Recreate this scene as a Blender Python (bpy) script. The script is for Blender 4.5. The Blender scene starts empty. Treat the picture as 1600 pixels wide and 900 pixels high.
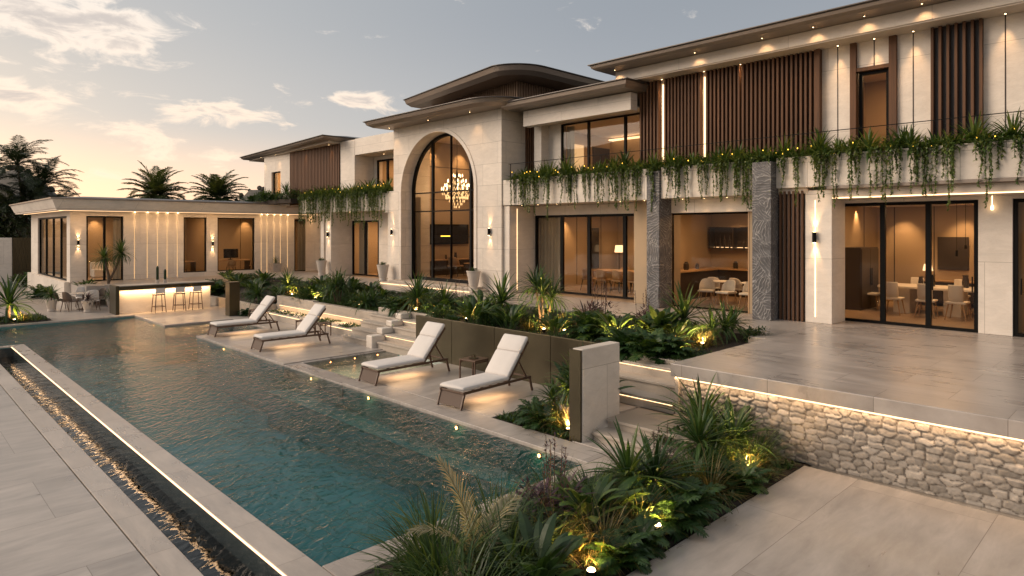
import bpy, math, random
import numpy as np
from mathutils import Vector, Matrix
R = math.radians
S = bpy.context.scene
COL = S.collection
rng = random.Random(11)
H = 3.5                                              # eye height above the pool deck
AZ = math.atan2(1000, 1025)                          # heading: +Y runs along the villa, +X into it
SA, CA = math.sin(AZ), math.cos(AZ)
def ux(u, X):                                        # Y of a sight line at plane X (layout arithmetic)
    r = (u-800)/1025; return X*(CA-r*SA)/(SA+r*CA)
def uy(u, Y):
    r = (u-800)/1025; return Y*(SA+r*CA)/(CA-r*SA)
def pz(u, v, z):
    r = (u-800)/1025; t = (z-H)*1025/(360-v); return ((SA+r*CA)*t, (CA-r*SA)*t, z)

# ------------------------------------------------------------------ shader helpers
class N:                                             # a node socket with arithmetic
    def __init__(s, T, sock): s.T, s.s = T, sock
    def _m(s, op, o=None, o2=None):
        n = s.T.nodes.new('ShaderNodeMath'); n.operation = op
        for i, x in enumerate((s, o, o2)):
            if x is None: continue
            if isinstance(x, N): s.T.links.new(x.s, n.inputs[i])
            else: n.inputs[i].default_value = x
        return N(s.T, n.outputs[0])
    def __add__(s, o): return s._m('ADD', o)
    def __sub__(s, o): return s._m('SUBTRACT', o)
    def __mul__(s, o): return s._m('MULTIPLY', o)
    def __truediv__(s, o): return s._m('DIVIDE', o)
    def f(s, op, o=None, o2=None): return s._m(op, o, o2)
    def sstep(s, a, b):
        n = s.T.nodes.new('ShaderNodeMapRange'); n.interpolation_type = 'SMOOTHSTEP'
        s.T.links.new(s.s, n.inputs[0]); n.inputs[1].default_value = a; n.inputs[2].default_value = b
        return N(s.T, n.outputs[0])
class G:                                             # a node tree
    def __init__(s, T):
        s.T = T; s.T.nodes.clear()
    def n(s, t, _out=0, **kw):
        n = s.T.nodes.new(t)
        for k, v in kw.items():
            if k.startswith('i_'):
                key = k[2:].replace('_', ' ')
                try: sock = n.inputs[int(key)]
                except ValueError: sock = n.inputs[key]
                s.set(sock, v)
            else: setattr(n, k, v)
        return n
    def set(s, sock, v):
        if isinstance(v, N): s.T.links.new(v.s, sock)
        elif hasattr(v, 'is_output'): s.T.links.new(v, sock)
        else:
            if isinstance(v, tuple) and len(v) == 3 and sock.type == 'RGBA': v = (*v, 1)
            sock.default_value = v
    def o(s, node, i=0): return N(s.T, node.outputs[i])
    def pos(s):
        n = s.n('ShaderNodeNewGeometry'); x = s.n('ShaderNodeSeparateXYZ', i_0=n.outputs['Position'])
        return [N(s.T, x.outputs[i]) for i in range(3)], n
    def vec(s, x, y, z=0.0): return s.n('ShaderNodeCombineXYZ', i_0=x, i_1=y, i_2=z).outputs[0]
    def noise(s, vec, scale, detail=4, rough=.55, dist=0, out=0):
        n = s.n('ShaderNodeTexNoise', i_Scale=scale, i_Detail=detail, i_Roughness=rough, i_Distortion=dist)
        if vec is not None: s.set(n.inputs['Vector'], vec)
        return N(s.T, n.outputs[out])
    def mix(s, f, a, b, mode='MIX'):
        n = s.n('ShaderNodeMix', data_type='RGBA', blend_type=mode)
        s.set(n.inputs[0], f); s.set(n.inputs[6], a); s.set(n.inputs[7], b)
        return N(s.T, n.outputs[2])
    def bump(s, h, strength=.3, dist=.02, normal=None):
        n = s.n('ShaderNodeBump', i_Strength=strength, i_Distance=dist, i_Height=h)
        if normal is not None: s.set(n.inputs['Normal'], normal)
        return n.outputs[0]
    def pbr(s, **kw):
        n = s.n('ShaderNodeBsdfPrincipled')
        for k, v in kw.items(): s.set(n.inputs[k.replace('_', ' ')], v)
        return n.outputs[0]
    def out(s, sh): s.n('ShaderNodeOutputMaterial', i_0=sh)
def mat(name):
    m = bpy.data.materials.new(name); m.use_nodes = True
    return m, G(m.node_tree)
def simple(name, col, rough=.5, metal=0, var=.15, scale=3., bump=0., bscale=40., spec=.5):
    m, g = mat(name); p, geo = g.pos(); v = geo.outputs['Position']
    k = g.noise(v, scale, 5, .6)
    c = g.mix(k, tuple(x*(1-var) for x in col), tuple(min(1, x*(1+var)) for x in col))
    kw = dict(Base_Color=c, Roughness=(k-.5)*.15+rough, Metallic=metal, Specular_IOR_Level=spec)
    if bump: kw['Normal'] = g.bump(g.noise(v, bscale, 4), bump, .01)
    g.out(g.pbr(**kw)); return m
def emis(name, col, st):
    m, g = mat(name); g.out(g.n('ShaderNodeEmission', i_0=col, i_1=st).outputs[0]); return m

def stone(name, col, axes, bw, bh, rough=.5, joint=.004, jdark=.55, vein=.18, offset=.5, bump=.25, tvar=.10):
    """cut stone laid in slabs; axes 'wall' = (x+y, z), 'floor' = (x, y), 'floorr' = (y, x)"""
    m, g = mat(name); (x, y, z), geo = g.pos(); P = geo.outputs['Position']
    v = {'wall': lambda: g.vec(x+y, z-1.2), 'floor': lambda: g.vec(x, y), 'floorr': lambda: g.vec(y, x)}[axes]()
    b = g.n('ShaderNodeTexBrick', offset=offset, i_Scale=1., i_Mortar_Size=joint, i_Mortar_Smooth=.3, i_Bias=0., i_Brick_Width=bw, i_Row_Height=bh,
            i_Color1=(0, 0, 0), i_Color2=(1, 1, 1), i_Mortar=(.5, .5, .5))
    g.set(b.inputs['Vector'], v)
    tile = g.o(b, 0); j = g.o(b, 1)
    # long streaks along the slab + cloudy mottling + fine veins
    st = g.vec(x*1.2+y*.35, y*1.2+x*.35, z*3.5) if axes == 'wall' else (g.vec(x*1.0, y*4.0, z) if axes == 'floor' else g.vec(x*4., y*1., z))
    shift = g.n('ShaderNodeVectorMath', operation='MULTIPLY_ADD'); g.set(shift.inputs[0], tile.s); shift.inputs[1].default_value = (7, 3, 5); g.set(shift.inputs[2], st)
    n1 = g.noise(shift.outputs[0], 1.1, 9, .66, 1.2 if axes == 'wall' else .35)
    n2 = g.noise(P, .6, 3, .5)
    n3 = g.noise(shift.outputs[0], 2.2, 3, .5, 2.5)
    ve = (n3-.5).f('ABSOLUTE').sstep(.035, 0.)
    k = (n1-.5)*(1.4 if axes == 'wall' else 2.3) + (n2-.5)*1.0 + (tile-.5)*tvar*3.4 + .5
    c = g.mix(k, tuple(q*(1-vein) for q in col), tuple(min(1, q*(1+vein)) for q in col))
    c = g.mix(ve*(.16 if axes == 'wall' else .0), c, (col[0]*.72, col[1]*.60, col[2]*.48))
    dirt = g.noise(P, 1.3, 5, .6).sstep(.48, .80)
    c = g.mix(dirt*.20, c, (col[0]*.6, col[1]*.56, col[2]*.5))
    c = g.mix(j*jdark, c, (col[0]*.3, col[1]*.28, col[2]*.25))
    h = n1*(.35 if axes == 'wall' else .08) + g.noise(P, 45., 4, .6)*.1 - j*.8
    g.out(g.pbr(Base_Color=c, Roughness=(n1-.5)*.2+(n2-.5)*.25+rough, Normal=g.bump(h, bump, .012)))
    return m

M = {}
M['wall'] = stone('limestone_wall', (.65, .585, .51), 'wall', 1.6, .8, .55, .006, .75, .18)
M['wallp'] = stone('limestone_panel', (.67, .605, .53), 'wall', 3.2, 1.6, .55, .005, .7, .17)
M['pave'] = stone('travertine_paving', (.365, .325, .29), 'floor', 3.2, 1.6, .33, .005, .6, .24)
M['paver'] = stone('travertine_terrace', (.355, .315, .283), 'floorr', 1.5, .75, .29, .005, .7, .27)
M['coping'] = stone('travertine_coping', (.40, .345, .295), 'floorr', 1.2, 5., .3, .005, .5, .2)
M['step'] = stone('travertine_step', (.42, .365, .305), 'wall', 1.4, .9, .45, .004, .4, .2)
M['soffit'] = simple('soffit_plaster', (.58, .50, .42), .6)
M['plaster'] = simple('warm_plaster', (.37, .275, .175), .7, 0, .10, 1.)
M['ifloor'] = simple('interior_oak_floor', (.30, .21, .135), .35, 0, .2, 2.)
M['bronze'] = simple('patinated_bronze', (.062, .052, .031), .36, .75, .3, 1.6, .1, 8.)
M['fascia'] = simple('bronze_fascia', (.25, .205, .17), .42, .5, .12, 1.)
M['roof'] = simple('dark_roof_metal', (.075, .065, .06), .45, .4, .2, 2.)
M['black'] = simple('black_metal', (.006, .0055, .005), .5, 0., spec=.1)
M['soil'] = simple('planting_soil', (.03, .021, .015), .95, 0, .6, 14., 1., 30.)
M['cushion'] = simple('ivory_cushion', (.66, .62, .58), .85, 0, .05, 6., .45, 11.)
M['frame'] = simple('brown_teak_frame', (.10, .055, .033), .42, 0, .3, 9.)
M['white'] = simple('white_shell', (.72, .67, .60), .5, 0, .04)
M['tan'] = simple('pale_timber', (.42, .26, .13), .45, 0, .2, 6.)
M['dark'] = simple('dark_joinery', (.035, .024, .018), .4, 0, .3, 3.)
M['pot'] = simple('stone_pot', (.52, .46, .40), .6, 0, .12, 5., .2, 60.)
M['curtain'] = simple('linen_curtain', (.50, .42, .32), .9)
M['rubber'] = simple('sling_mesh', (.12, .085, .065), .8)
M['trunk'] = simple('tree_bark', (.10, .07, .045), .9, 0, .4, 6., 1., 18.)
M['ground'] = simple('garden_ground', (.07, .065, .04), .95, 0, .4, .2)
M['led'] = emis('led_strip_glow', (1., .60, .31), 1.7)
M['ledpane'] = emis('faint_led_pane_glow', (1., .58, .26), .45)
M['ledsoft'] = emis('soft_led_glow', (1., .60, .30), 1.2)
M['lens'] = emis('lamp_lens_glow', (1., .64, .30), 10.)
M['lenswarm'] = emis('pool_lens_glow', (1., .26, .07), 12.)
M['bulb'] = emis('candle_bulb_glow', (1., .66, .34), 3.6)
M['crystal'] = emis('lit_crystal_glow', (1., .60, .26), .9)
M['amber'] = emis('amber_fairy_glow', (1., .55, .06), 2.2)
M['screen'] = simple('screen_black_glass', (.01, .01, .012), .12)

def wood(name, col, light):
    m, g = mat(name); (x, y, z), geo = g.pos()
    n = g.noise(g.vec(x*22, y*22, z*1.2), 1., 6, .6, .6)
    n2 = g.noise(g.vec(x*3, y*3, z*.1), 2.3, 2)
    c = g.mix((n-.5)*1.2+(n2-.5)*1.2+.5, col, light)
    g.out(g.pbr(Base_Color=c, Roughness=n*.2+.52, Specular_IOR_Level=.25, Normal=g.bump(n, .2, .004))); return m
M['wood'] = wood('walnut_slats', (.07, .036, .02), (.165, .084, .046))
M['woodl'] = wood('oak_slats', (.16, .10, .062), (.30, .20, .13))

def charcoal():
    m, g = mat('carved_charcoal_stone'); (x, y, z), geo = g.pos()
    v = g.vec(x+y, z, 0.)
    vo = g.n('ShaderNodeTexVoronoi', feature='F1', i_Scale=2.6); 
    wob = g.noise(v, 2.2, 2, out=1)
    ad = g.n('ShaderNodeVectorMath', operation='MULTIPLY_ADD'); g.set(ad.inputs[0], wob.s); ad.inputs[1].default_value = (.5,)*3; g.set(ad.inputs[2], v)
    g.set(vo.inputs['Vector'], ad.outputs[0])
    # a leaf-like facet per cell, each hatched in a direction of its own
    sep = g.n('ShaderNodeSeparateXYZ', i_0=vo.outputs['Color'])
    ang = g.o(sep)*6.28
    px = x+y
    t = (px*ang.f('COSINE') + z*ang.f('SINE') + g.noise(v, 3., 2)*.25)*84.
    line = t.f('SINE').sstep(.15, .95)
    ed = g.n('ShaderNodeTexVoronoi', feature='DISTANCE_TO_EDGE', i_Scale=2.6); g.set(ed.inputs['Vector'], ad.outputs[0])
    e = g.o(ed).sstep(.05, .0)
    d = g.o(vo).sstep(.0, .6)
    k = line*.7*(d*.6+.4)*g.noise(v, 7., 3).sstep(.3, .65) + e*.3
    c = g.mix(k, (.085, .082, .083), (.38, .365, .35))
    c = g.mix(g.o(sep, 1)*.35, c, (.11, .105, .11))
    g.out(g.pbr(Base_Color=c, Roughness=.55, Normal=g.bump(line*.5+d, .7, .02))); return m
M['char'] = charcoal()

def glass():
    m, g = mat('window_glass')
    ge = g.n('ShaderNodeNewGeometry'); dt = g.n('ShaderNodeVectorMath', operation='DOT_PRODUCT'); g.set(dt.inputs[0], ge.outputs['Normal']); g.set(dt.inputs[1], ge.outputs['Incoming'])
    fr = ((N(g.T, dt.outputs['Value']).f('ABSOLUTE')*-1.+1.).f('MAXIMUM', 0.).f('POWER', 5.)*.96+.04)
    a = g.n('ShaderNodeBsdfTransparent', i_0=(.90, .89, .86)); b = g.n('ShaderNodeBsdfGlossy', i_0=(.95,)*3, i_1=.015)
    mx = g.n('ShaderNodeMixShader'); g.set(mx.inputs[0], fr*.28); g.set(mx.inputs[1], a.outputs[0]); g.set(mx.inputs[2], b.outputs[0])
    g.out(mx.outputs[0]); return m
M['glass'] = glass()

def water(name, tint, amp, sc, foam=0.):
    m, g = mat(name); (x, y, z), geo = g.pos()
    v = g.vec(x*.95+y*.3, y*.95-x*.3, 0.)
    n1 = g.noise(v, 1.3*sc, 2, .5, .5)
    n2 = g.noise(g.vec(x*.80+y*.62, (y*.80-x*.62)*1.9, 1.7), 4.2*sc, 2, .5, .9)
    n3 = g.noise(g.vec(x*.9+y*.5, (y*.9-x*.5)*1.6, .3), 9.*sc, 2, .5, .6)
    patch = g.noise(g.vec(x, y, 4.), .28, 2).sstep(.35, .65)
    h = n1*.34 + n2*.58*(patch*.6+.4) + n3*.10*(patch*.8+.3)
    nb = g.bump(h, 1., amp)
    fr = g.n('ShaderNodeFresnel', i_IOR=1.34); g.set(fr.inputs['Normal'], nb)
    a = g.n('ShaderNodeBsdfTransparent', i_0=tint)
    b = g.n('ShaderNodeBsdfGlossy', i_0=(.97,)*3, i_1=.03); g.set(b.inputs['Normal'], nb)
    mx = g.n('ShaderNodeMixShader'); g.set(mx.inputs[0], g.o(fr)*1.0); g.set(mx.inputs[1], a.outputs[0]); g.set(mx.inputs[2], b.outputs[0])
    sh = mx.outputs[0]
    if foam:                                         # churned white streaks where the overflow lands
        rid = (g.noise(g.vec(x*1.3, y*2.2, .5), 4.5, 4, .6, 1.4)-.5).f('ABSOLUTE').sstep(.05, .0)*g.noise(g.vec(x, y, 0.), 1.8, 3).sstep(.42, .62)
        df = g.n('ShaderNodeBsdfDiffuse', i_0=(.55, .55, .52)); m2 = g.n('ShaderNodeMixShader'); g.set(m2.inputs[0], rid*foam); g.set(m2.inputs[1], sh); g.set(m2.inputs[2], df.outputs[0]); sh = m2.outputs[0]
    g.out(sh); return m
M['water'] = water('pool_water', (.44, .80, .78), .088, 1.)
M['water2'] = water('shallow_water', (.62, .80, .79), .05, 1.4)
M['water3'] = water('basin_water', (.42, .56, .54), .055, .55)

def tile():
    m, g = mat('teal_pool_tile'); (x, y, z), geo = g.pos()
    b = g.n('ShaderNodeTexBrick', offset=0., i_Scale=1., i_Mortar_Size=.006, i_Brick_Width=.3, i_Row_Height=.3, i_Color1=(.035, .35, .365), i_Color2=(.05, .40, .41), i_Mortar=(.025, .19, .20))
    g.set(b.inputs['Vector'], g.vec(x+z, y+z))
    n = g.noise(geo.outputs['Position'], 1.4, 4)
    c = g.mix(n*.5, b.outputs[0], (.025, .22, .235))
    g.out(g.pbr(Base_Color=c, Roughness=.4)); return m
M['tile'] = tile()
M['wet'] = simple('wet_dark_tile', (.035, .047, .05), .10, 0, .45, 7., .3, 9.)

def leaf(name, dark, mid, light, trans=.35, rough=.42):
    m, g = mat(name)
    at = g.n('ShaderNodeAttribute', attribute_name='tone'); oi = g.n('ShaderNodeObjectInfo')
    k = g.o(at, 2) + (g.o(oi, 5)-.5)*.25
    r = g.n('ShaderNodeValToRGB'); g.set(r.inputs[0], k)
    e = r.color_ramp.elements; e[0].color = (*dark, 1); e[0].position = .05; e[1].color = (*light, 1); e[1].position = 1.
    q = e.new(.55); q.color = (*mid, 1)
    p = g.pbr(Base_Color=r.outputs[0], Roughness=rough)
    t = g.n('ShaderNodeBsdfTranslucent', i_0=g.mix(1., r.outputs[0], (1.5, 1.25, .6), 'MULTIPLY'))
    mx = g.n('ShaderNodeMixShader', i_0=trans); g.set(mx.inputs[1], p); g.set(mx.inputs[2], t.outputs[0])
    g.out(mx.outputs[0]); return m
M['leaf'] = leaf('strap_leaf', (.020, .048, .015), (.046, .10, .025), (.11, .16, .04))
M['lush'] = leaf('balcony_leaf', (.028, .062, .016), (.065, .13, .03), (.15, .20, .05))
M['grass'] = leaf('grass_blade', (.05, .06, .018), (.13, .115, .036), (.28, .21, .085), .45)
M['fern'] = leaf('low_leaf', (.016, .042, .012), (.034, .082, .020), (.08, .13, .032))
M['purple'] = leaf('purple_leaf', (.03, .022, .026), (.065, .038, .05), (.15, .09, .11))
M['plume'] = leaf('feather_plume', (.13, .12, .06), (.26, .24, .14), (.46, .42, .28), .4, .7)
M['vine'] = leaf('trailing_leaf', (.04, .075, .02), (.10, .16, .04), (.20, .24, .07))
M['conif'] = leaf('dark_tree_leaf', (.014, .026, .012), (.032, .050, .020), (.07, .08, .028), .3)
M['palm'] = leaf('palm_frond', (.028, .048, .016), (.06, .085, .028), (.13, .14, .05), .35)
M['hill'] = simple('wooded_hill', (.075, .065, .05), .95, 0, .5, .12)

# ------------------------------------------------------------------ mesh helpers
class MB:
    def __init__(s): s.v, s.f, s.m, s.t = [], [], [], []
    def add(s, vs, fs, mi=0, tone=.5):
        o = len(s.v); s.v.extend(vs); s.f.extend(tuple(i+o for i in f) for f in fs)
        s.m.extend([mi]*len(fs)); s.t.extend([tone]*len(fs)); return s
    def box(s, x0, x1, y0, y1, z0, z1, mi=0):
        v = [(x, y, z) for z in (z0, z1) for x, y in ((x0, y0), (x1, y0), (x1, y1), (x0, y1))]
        return s.add(v, [(3, 2, 1, 0), (4, 5, 6, 7), (0, 1, 5, 4), (1, 2, 6, 5), (2, 3, 7, 6), (3, 0, 4, 7)], mi)
    def prism(s, poly, z0, z1, mi=0):
        n = len(poly)
        if sum(poly[i][0]*poly[(i+1) % n][1]-poly[(i+1) % n][0]*poly[i][1] for i in range(n)) < 0: poly = poly[::-1]
        v = [(x, y, z0) for x, y in poly]+[(x, y, z1) for x, y in poly]
        f = [tuple(range(n-1, -1, -1)), tuple(range(n, 2*n))]+[(i, (i+1) % n, n+(i+1) % n, n+i) for i in range(n)]
        return s.add(v, f, mi)
    def loft(s, rings, mi=0, cap=True, tone=.5):
        n = len(rings[0]); v = [p for r in rings for p in r]; f = []
        for k in range(len(rings)-1):
            for i in range(n):
                j = (i+1) % n; f.append((k*n+i, k*n+j, (k+1)*n+j, (k+1)*n+i))
        if cap: f += [tuple(range(n-1, -1, -1)), tuple(range((len(rings)-1)*n, len(rings)*n))]
        return s.add(v, f, mi, tone)
    def lathe(s, prof, c=(0, 0, 0), n=16, mi=0):
        return s.loft([[(c[0]+r*math.cos(2*math.pi*i/n), c[1]+r*math.sin(2*math.pi*i/n), c[2]+z) for i in range(n)] for r, z in prof], mi)
    def tube(s, pts, r, n=6, mi=0, tone=.5):
        P = [Vector(p) for p in pts]; rs = r if isinstance(r, (list, tuple)) else [r]*len(P); rings = []
        for i, p in enumerate(P):
            d = (P[min(i+1, len(P)-1)]-P[max(i-1, 0)]).normalized()
            a = d.orthogonal().normalized() if abs(d.z) < .95 else d.cross(Vector((0, 1, 0))).normalized()
            if abs(d.z) < .95: a = d.cross(Vector((0, 0, 1))).normalized()
            b = d.cross(a)
            rings.append([tuple(p+(a*math.cos(2*math.pi*k/n)+b*math.sin(2*math.pi*k/n))*rs[i]) for k in range(n)])
        return s.loft(rings, mi, True, tone)
    def bar(s, a, b, w, h, mi=0):                    # square-section bar a -> b
        A, B = Vector(a), Vector(b); d = (B-A).normalized()
        u = d.cross(Vector((0, 0, 1))); u = Vector((1, 0, 0)) if u.length < .01 else u.normalized(); v = u.cross(d)
        q = [(-1, -1), (1, -1), (1, 1), (-1, 1)]
        return s.loft([[tuple(p+u*i*w/2+v*j*h/2) for i, j in q] for p in (A, B)], mi)
    def build(s, name, mats, parent=None, bevel=0., smooth=False, tone=False):
        off = origin(parent)
        me = bpy.data.meshes.new(name)
        me.from_pydata([(x-off[0], y-off[1], z-off[2]) for x, y, z in s.v], [], s.f)
        for m in (mats if isinstance(mats, list) else [mats]): me.materials.append(M[m] if isinstance(m, str) else m)
        me.polygons.foreach_set('material_index', s.m)
        if smooth: me.polygons.foreach_set('use_smooth', [True]*len(s.f))
        if tone: me.attributes.new('tone', 'FLOAT', 'FACE').data.foreach_set('value', s.t)
        me.update()
        o = bpy.data.objects.new(name, me); link(o, parent)
        if bevel:
            b = o.modifiers.new('edge', 'BEVEL'); b.width = bevel; b.segments = 2; b.limit_method = 'ANGLE'; b.angle_limit = R(40)
        return o
KIDS = {}
def link(o, parent=None):
    COL.objects.link(o)
    if parent is not None:
        o.parent = parent; KIDS.setdefault(parent.name, []).append(o)
def origin(p):
    t = Vector((0, 0, 0))
    while p is not None: t += p.location; p = p.parent
    return t
def tag(o, label, cat, group=None):
    o['label'] = label; o['category'] = cat
    if group: o['group'] = group
    return o
def thing(name, label, cat, loc=(0, 0, 0), group=None):
    o = bpy.data.objects.new(name, None); o.empty_display_size = .2; COL.objects.link(o); o.location = loc
    return tag(o, label, cat, group)
def struct(o, kind='structure'): o['kind'] = kind; return o
def dup(o, parent=None):
    c = o.copy(); link(c, parent)
    for k in KIDS.get(o.name, []): dup(k, c)
    return c
def place(o, loc, rz=0., sc=1., label=None, group=None, new=True):
    c = dup(o) if new else o
    c.location = loc; c.rotation_euler = (0, 0, rz); c.scale = (sc,)*3 if not isinstance(sc, tuple) else sc
    if label: c['label'] = label
    if group: c['group'] = group
    return c
LN = [0]
def lamp(kind, name, loc, energy, col=(1., .58, .27), size=.05, to=None, angle=70, blend=.6, sy=None):
    l = bpy.data.lights.new(name, kind); l.energy = energy; l.color = col
    if kind == 'AREA': l.shape = 'RECTANGLE'; l.size = size; l.size_y = sy or size
    else: l.shadow_soft_size = size
    if kind == 'SPOT': l.spot_size = R(angle); l.spot_blend = blend
    o = bpy.data.objects.new(name, l); COL.objects.link(o); o.location = loc
    if to is not None: o.rotation_euler = (Vector(to)-Vector(loc)).to_track_quat('-Z', 'Y').to_euler()
    if kind == 'AREA' and to is not None:                # long side (size_y) along world Y
        zz = (Vector(loc)-Vector(to)).normalized(); yy = Vector((0, 1, 0)); yy = (yy-zz*yy.dot(zz)).normalized(); xx = yy.cross(zz)
        o.rotation_euler = Matrix((xx, yy, zz)).transposed().to_euler()
    LN[0] += 1; return o

SKYS, SKYK, SUNE, EXPO = .8, .1, 1.5, 1.15
# ================================================================== SITE
# one ground sheet with an opening for the pool
g = MB(); B = 1800; hx0, hx1, hy0, hy1 = -8, 11.3, -8, 30.4
for a in ((-B, hx0, -B, B), (hx1, B, -B, B), (hx0, hx1, -B, hy0), (hx0, hx1, hy1, B)):
    g.add([(a[0], a[2], -.06), (a[1], a[2], -.06), (a[1], a[3], -.06), (a[0], a[3], -.06)], [(0, 1, 2, 3)])
struct(g.build('ground', 'ground'))
struct(MB().box(-40, 2.075, -9, 24.7, -.5, 0).build('left_paving', 'pave'))
struct(MB().box(2.093, 2.41, -9, 24.7, -.9, .0).build('basin_kerb', 'coping', bevel=.008))
struct(MB().box(3.36, 9.93, -9, 3.95, -.4, 0).build('lower_paving', 'pave'))
struct(MB().box(-40, 13.4, 30.52, 62, -.3, 0).build('patio', 'pave'))
struct(MB().box(7.74, 13.4, 26.3, 30.515, -.09, 0).build('bar_deck', 'pave', bevel=.01))
pb = MB().box(-8.1, 11.4, 5.9, 30.5, -1.75, -1.5)                                  # pool shell
pb.box(7.755, 11.39, 16.52, 22.98, -1.5, -.095).box(7.755, 11.39, 26.32, 30.4, -1.5, -.095).box(7.755, 11.39, 7.05, 13.5, -1.5, -.095)
pb.box(7.755, 11.39, 13.505, 16.515, -1.5, -.36).box(10.25, 11.39, 22.98, 26.32, -1.5, -.095)
pb.box(3.06, 3.33, 5.92, 24.7, -1.5, -.035).box(-8.1, 3.33, 24.70, 24.97, -1.5, -.035).box(3.33, 9.0, 5.92, 6.27, -1.5, -.1)
pb.box(-8.1, 7.75, 30.21, 30.5, -1.5, -.05)
pb.box(7.25, 7.754, 6.28, 16.4, -1.5, -.62)                                        # bench under water
struct(pb.build('pool_shell', 'tile'))
struct(MB().box(3.03, 3.056, 5.9, 24.69, -.6, -.035).box(2.411, 3.03, 24.66, 24.695, -.6, -.04).box(2.411, 3.03, 3.9, 24.66, -.62, -.6).build('weir_wall', 'wet'))
w = MB()
def grid(mb, x0, x1, y0, y1, z):
    mb.add([(x0, y0, z), (x1, y0, z), (x1, y1, z), (x0, y1, z)], [(0, 1, 2, 3)])
grid(w, 3.335, 7.76, 6.275, 30.22, -.06); grid(w, -8, 3.335, 24.975, 30.22, -.06); grid(w, 7.76, 10.26, 22.97, 26.33, -.06)
struct(w.build('pool_water', 'water'))
w = MB(); grid(w, 2.405, 3.05, 3.9, 24.68, -.30); struct(w.build('basin_water', 'water3'))
w = MB(); grid(w, 8.195, 11.205, 13.735, 16.365, -.05); struct(w.build('shallow_water', 'water2'))
# copings
c = MB().box(3.015, 3.35, 5.9, 24.70, -.034, 0).box(-8.1, 3.35, 24.703, 24.98, -.034, 0)
c.box(3.36, 8.34, 5.88, 6.285, -.30, 0).box(-8.1, 7.736, 30.2, 30.515, -.05, .012)
struct(c.build('pool_coping', 'coping', bevel=.006))
struct(MB().box(7.73, 11.4, 16.5, 23.0, -.09, 0).box(10.22, 11.4, 23.003, 26.297, -.09, -.001).build('lounge_deck_far', 'pave', bevel=.008))
d = MB().box(7.73, 8.30, 6.29, 13.5, -.09, 0).box(8.306, 11.0, 9.06, 13.5, -.09, 0).box(8.346, 9.05, 4.6, 7.12, -.3, -.004)
struct(d.build('lounge_deck_near', 'pave', bevel=.008))
d = MB().box(7.73, 8.2, 13.505, 16.495, -.35, -.025).box(8.2, 11.2, 13.505, 13.74, -.35, -.02).box(8.2, 11.2, 16.36, 16.495, -.35, -.02).box(8.2, 11.2, 13.74, 16.36, -.36, -.24)
struct(d.build('shallow_ledge', 'paver', bevel=.006))
struct(MB().box(8.306, 9.9, 7.21, 9.055, -.3, -.02).build('corner_soil', 'soil'))
# near planting bed
def soil_patch(name, x0, x1, y0, y1, zf, nx, ny):
    m = MB(); v = []
    for j in range(ny+1):
        for i in range(nx+1):
            x = x0+(x1-x0)*i/nx; y = y0+(y1-y0)*j/ny; v.append((x, y, zf(x, y)+rng.uniform(-.012, .012)))
    m.add(v, [(j*(nx+1)+i, j*(nx+1)+i+1, (j+1)*(nx+1)+i+1, (j+1)*(nx+1)+i) for j in range(ny) for i in range(nx)])
    return struct(m.build(name, 'soil', smooth=True))
soil_patch('near_bed_soil', 3.34, 10.1, 3.90, 5.92, lambda x, y: -.015+(.03*math.sin(x*2+y*3) if 4.15 < y < 5.7 else -.01), 60, 18)
struct(MB().box(3.36, 9.95, 3.951, 3.966, -.3, .008).build('bed_edging', 'black'))
soil_patch('left_bed_soil', 1.5, 5.0, 30.62, 33.2, lambda x, y: .03, 20, 12)
def bed_front(y): return 10.95 if y < 15 else (12.1 if y < 18.7 else (12.25 if y < 26.3 else 11.6))
def bed_z0(y): return .93 if y < 15 else (.88 if y < 18.7 else (.72 if y < 26.3 else .35))
def bed_z(x, y):
    a = bed_front(y); t = min(1, max(0, (x-a)/(14.4-a))); return bed_z0(y)+(1.1-bed_z0(y))*t
for (ya, yb) in ((6.24, 15.0), (15.0, 18.7), (18.7, 26.28), (26.28, 36.5)):
    m = MB(); v = []; nx, ny = 14, int((yb-ya)*4)
    for j in range(ny+1):
        y = ya+(yb-ya)*j/ny; ym = min(max(y, ya+.01), yb-.01); a = bed_front(ym)
        for i in range(nx+1):
            x = a+(14.4-a)*i/nx; v.append((x, y, bed_z(x, ym)+rng.uniform(-.015, .015)))
    m.add(v, [(j*(nx+1)+i, j*(nx+1)+i+1, (j+1)*(nx+1)+i+1, (j+1)*(nx+1)+i) for j in range(ny) for i in range(nx)])
    struct(m.build('garden_soil', 'soil', smooth=True))
# upper level
struct(MB().box(9.9, 18.1, -9, 6.22, .98, 1.2).build('terrace', 'paver', bevel=.012))
struct(MB().box(14.4, 17.3, 6.223, 35.0, .7, 1.2).box(13.62, 14.397, 6.223, 6.62, .7, 1.2).build('upper_walk', 'pave', bevel=.008))
struct(MB().box(7.0, 20.5, 35.003, 38.6, .3, .95).build('pavilion_terrace', 'pave'))
struct(MB().box(17.35, 24, -9, 35, .8, 1.19).build('house_slab', 'ifloor'))
struct(MB().box(7.2, 20, 38.6, 46, .3, .94).build('pavilion_slab', 'ifloor'))

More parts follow.
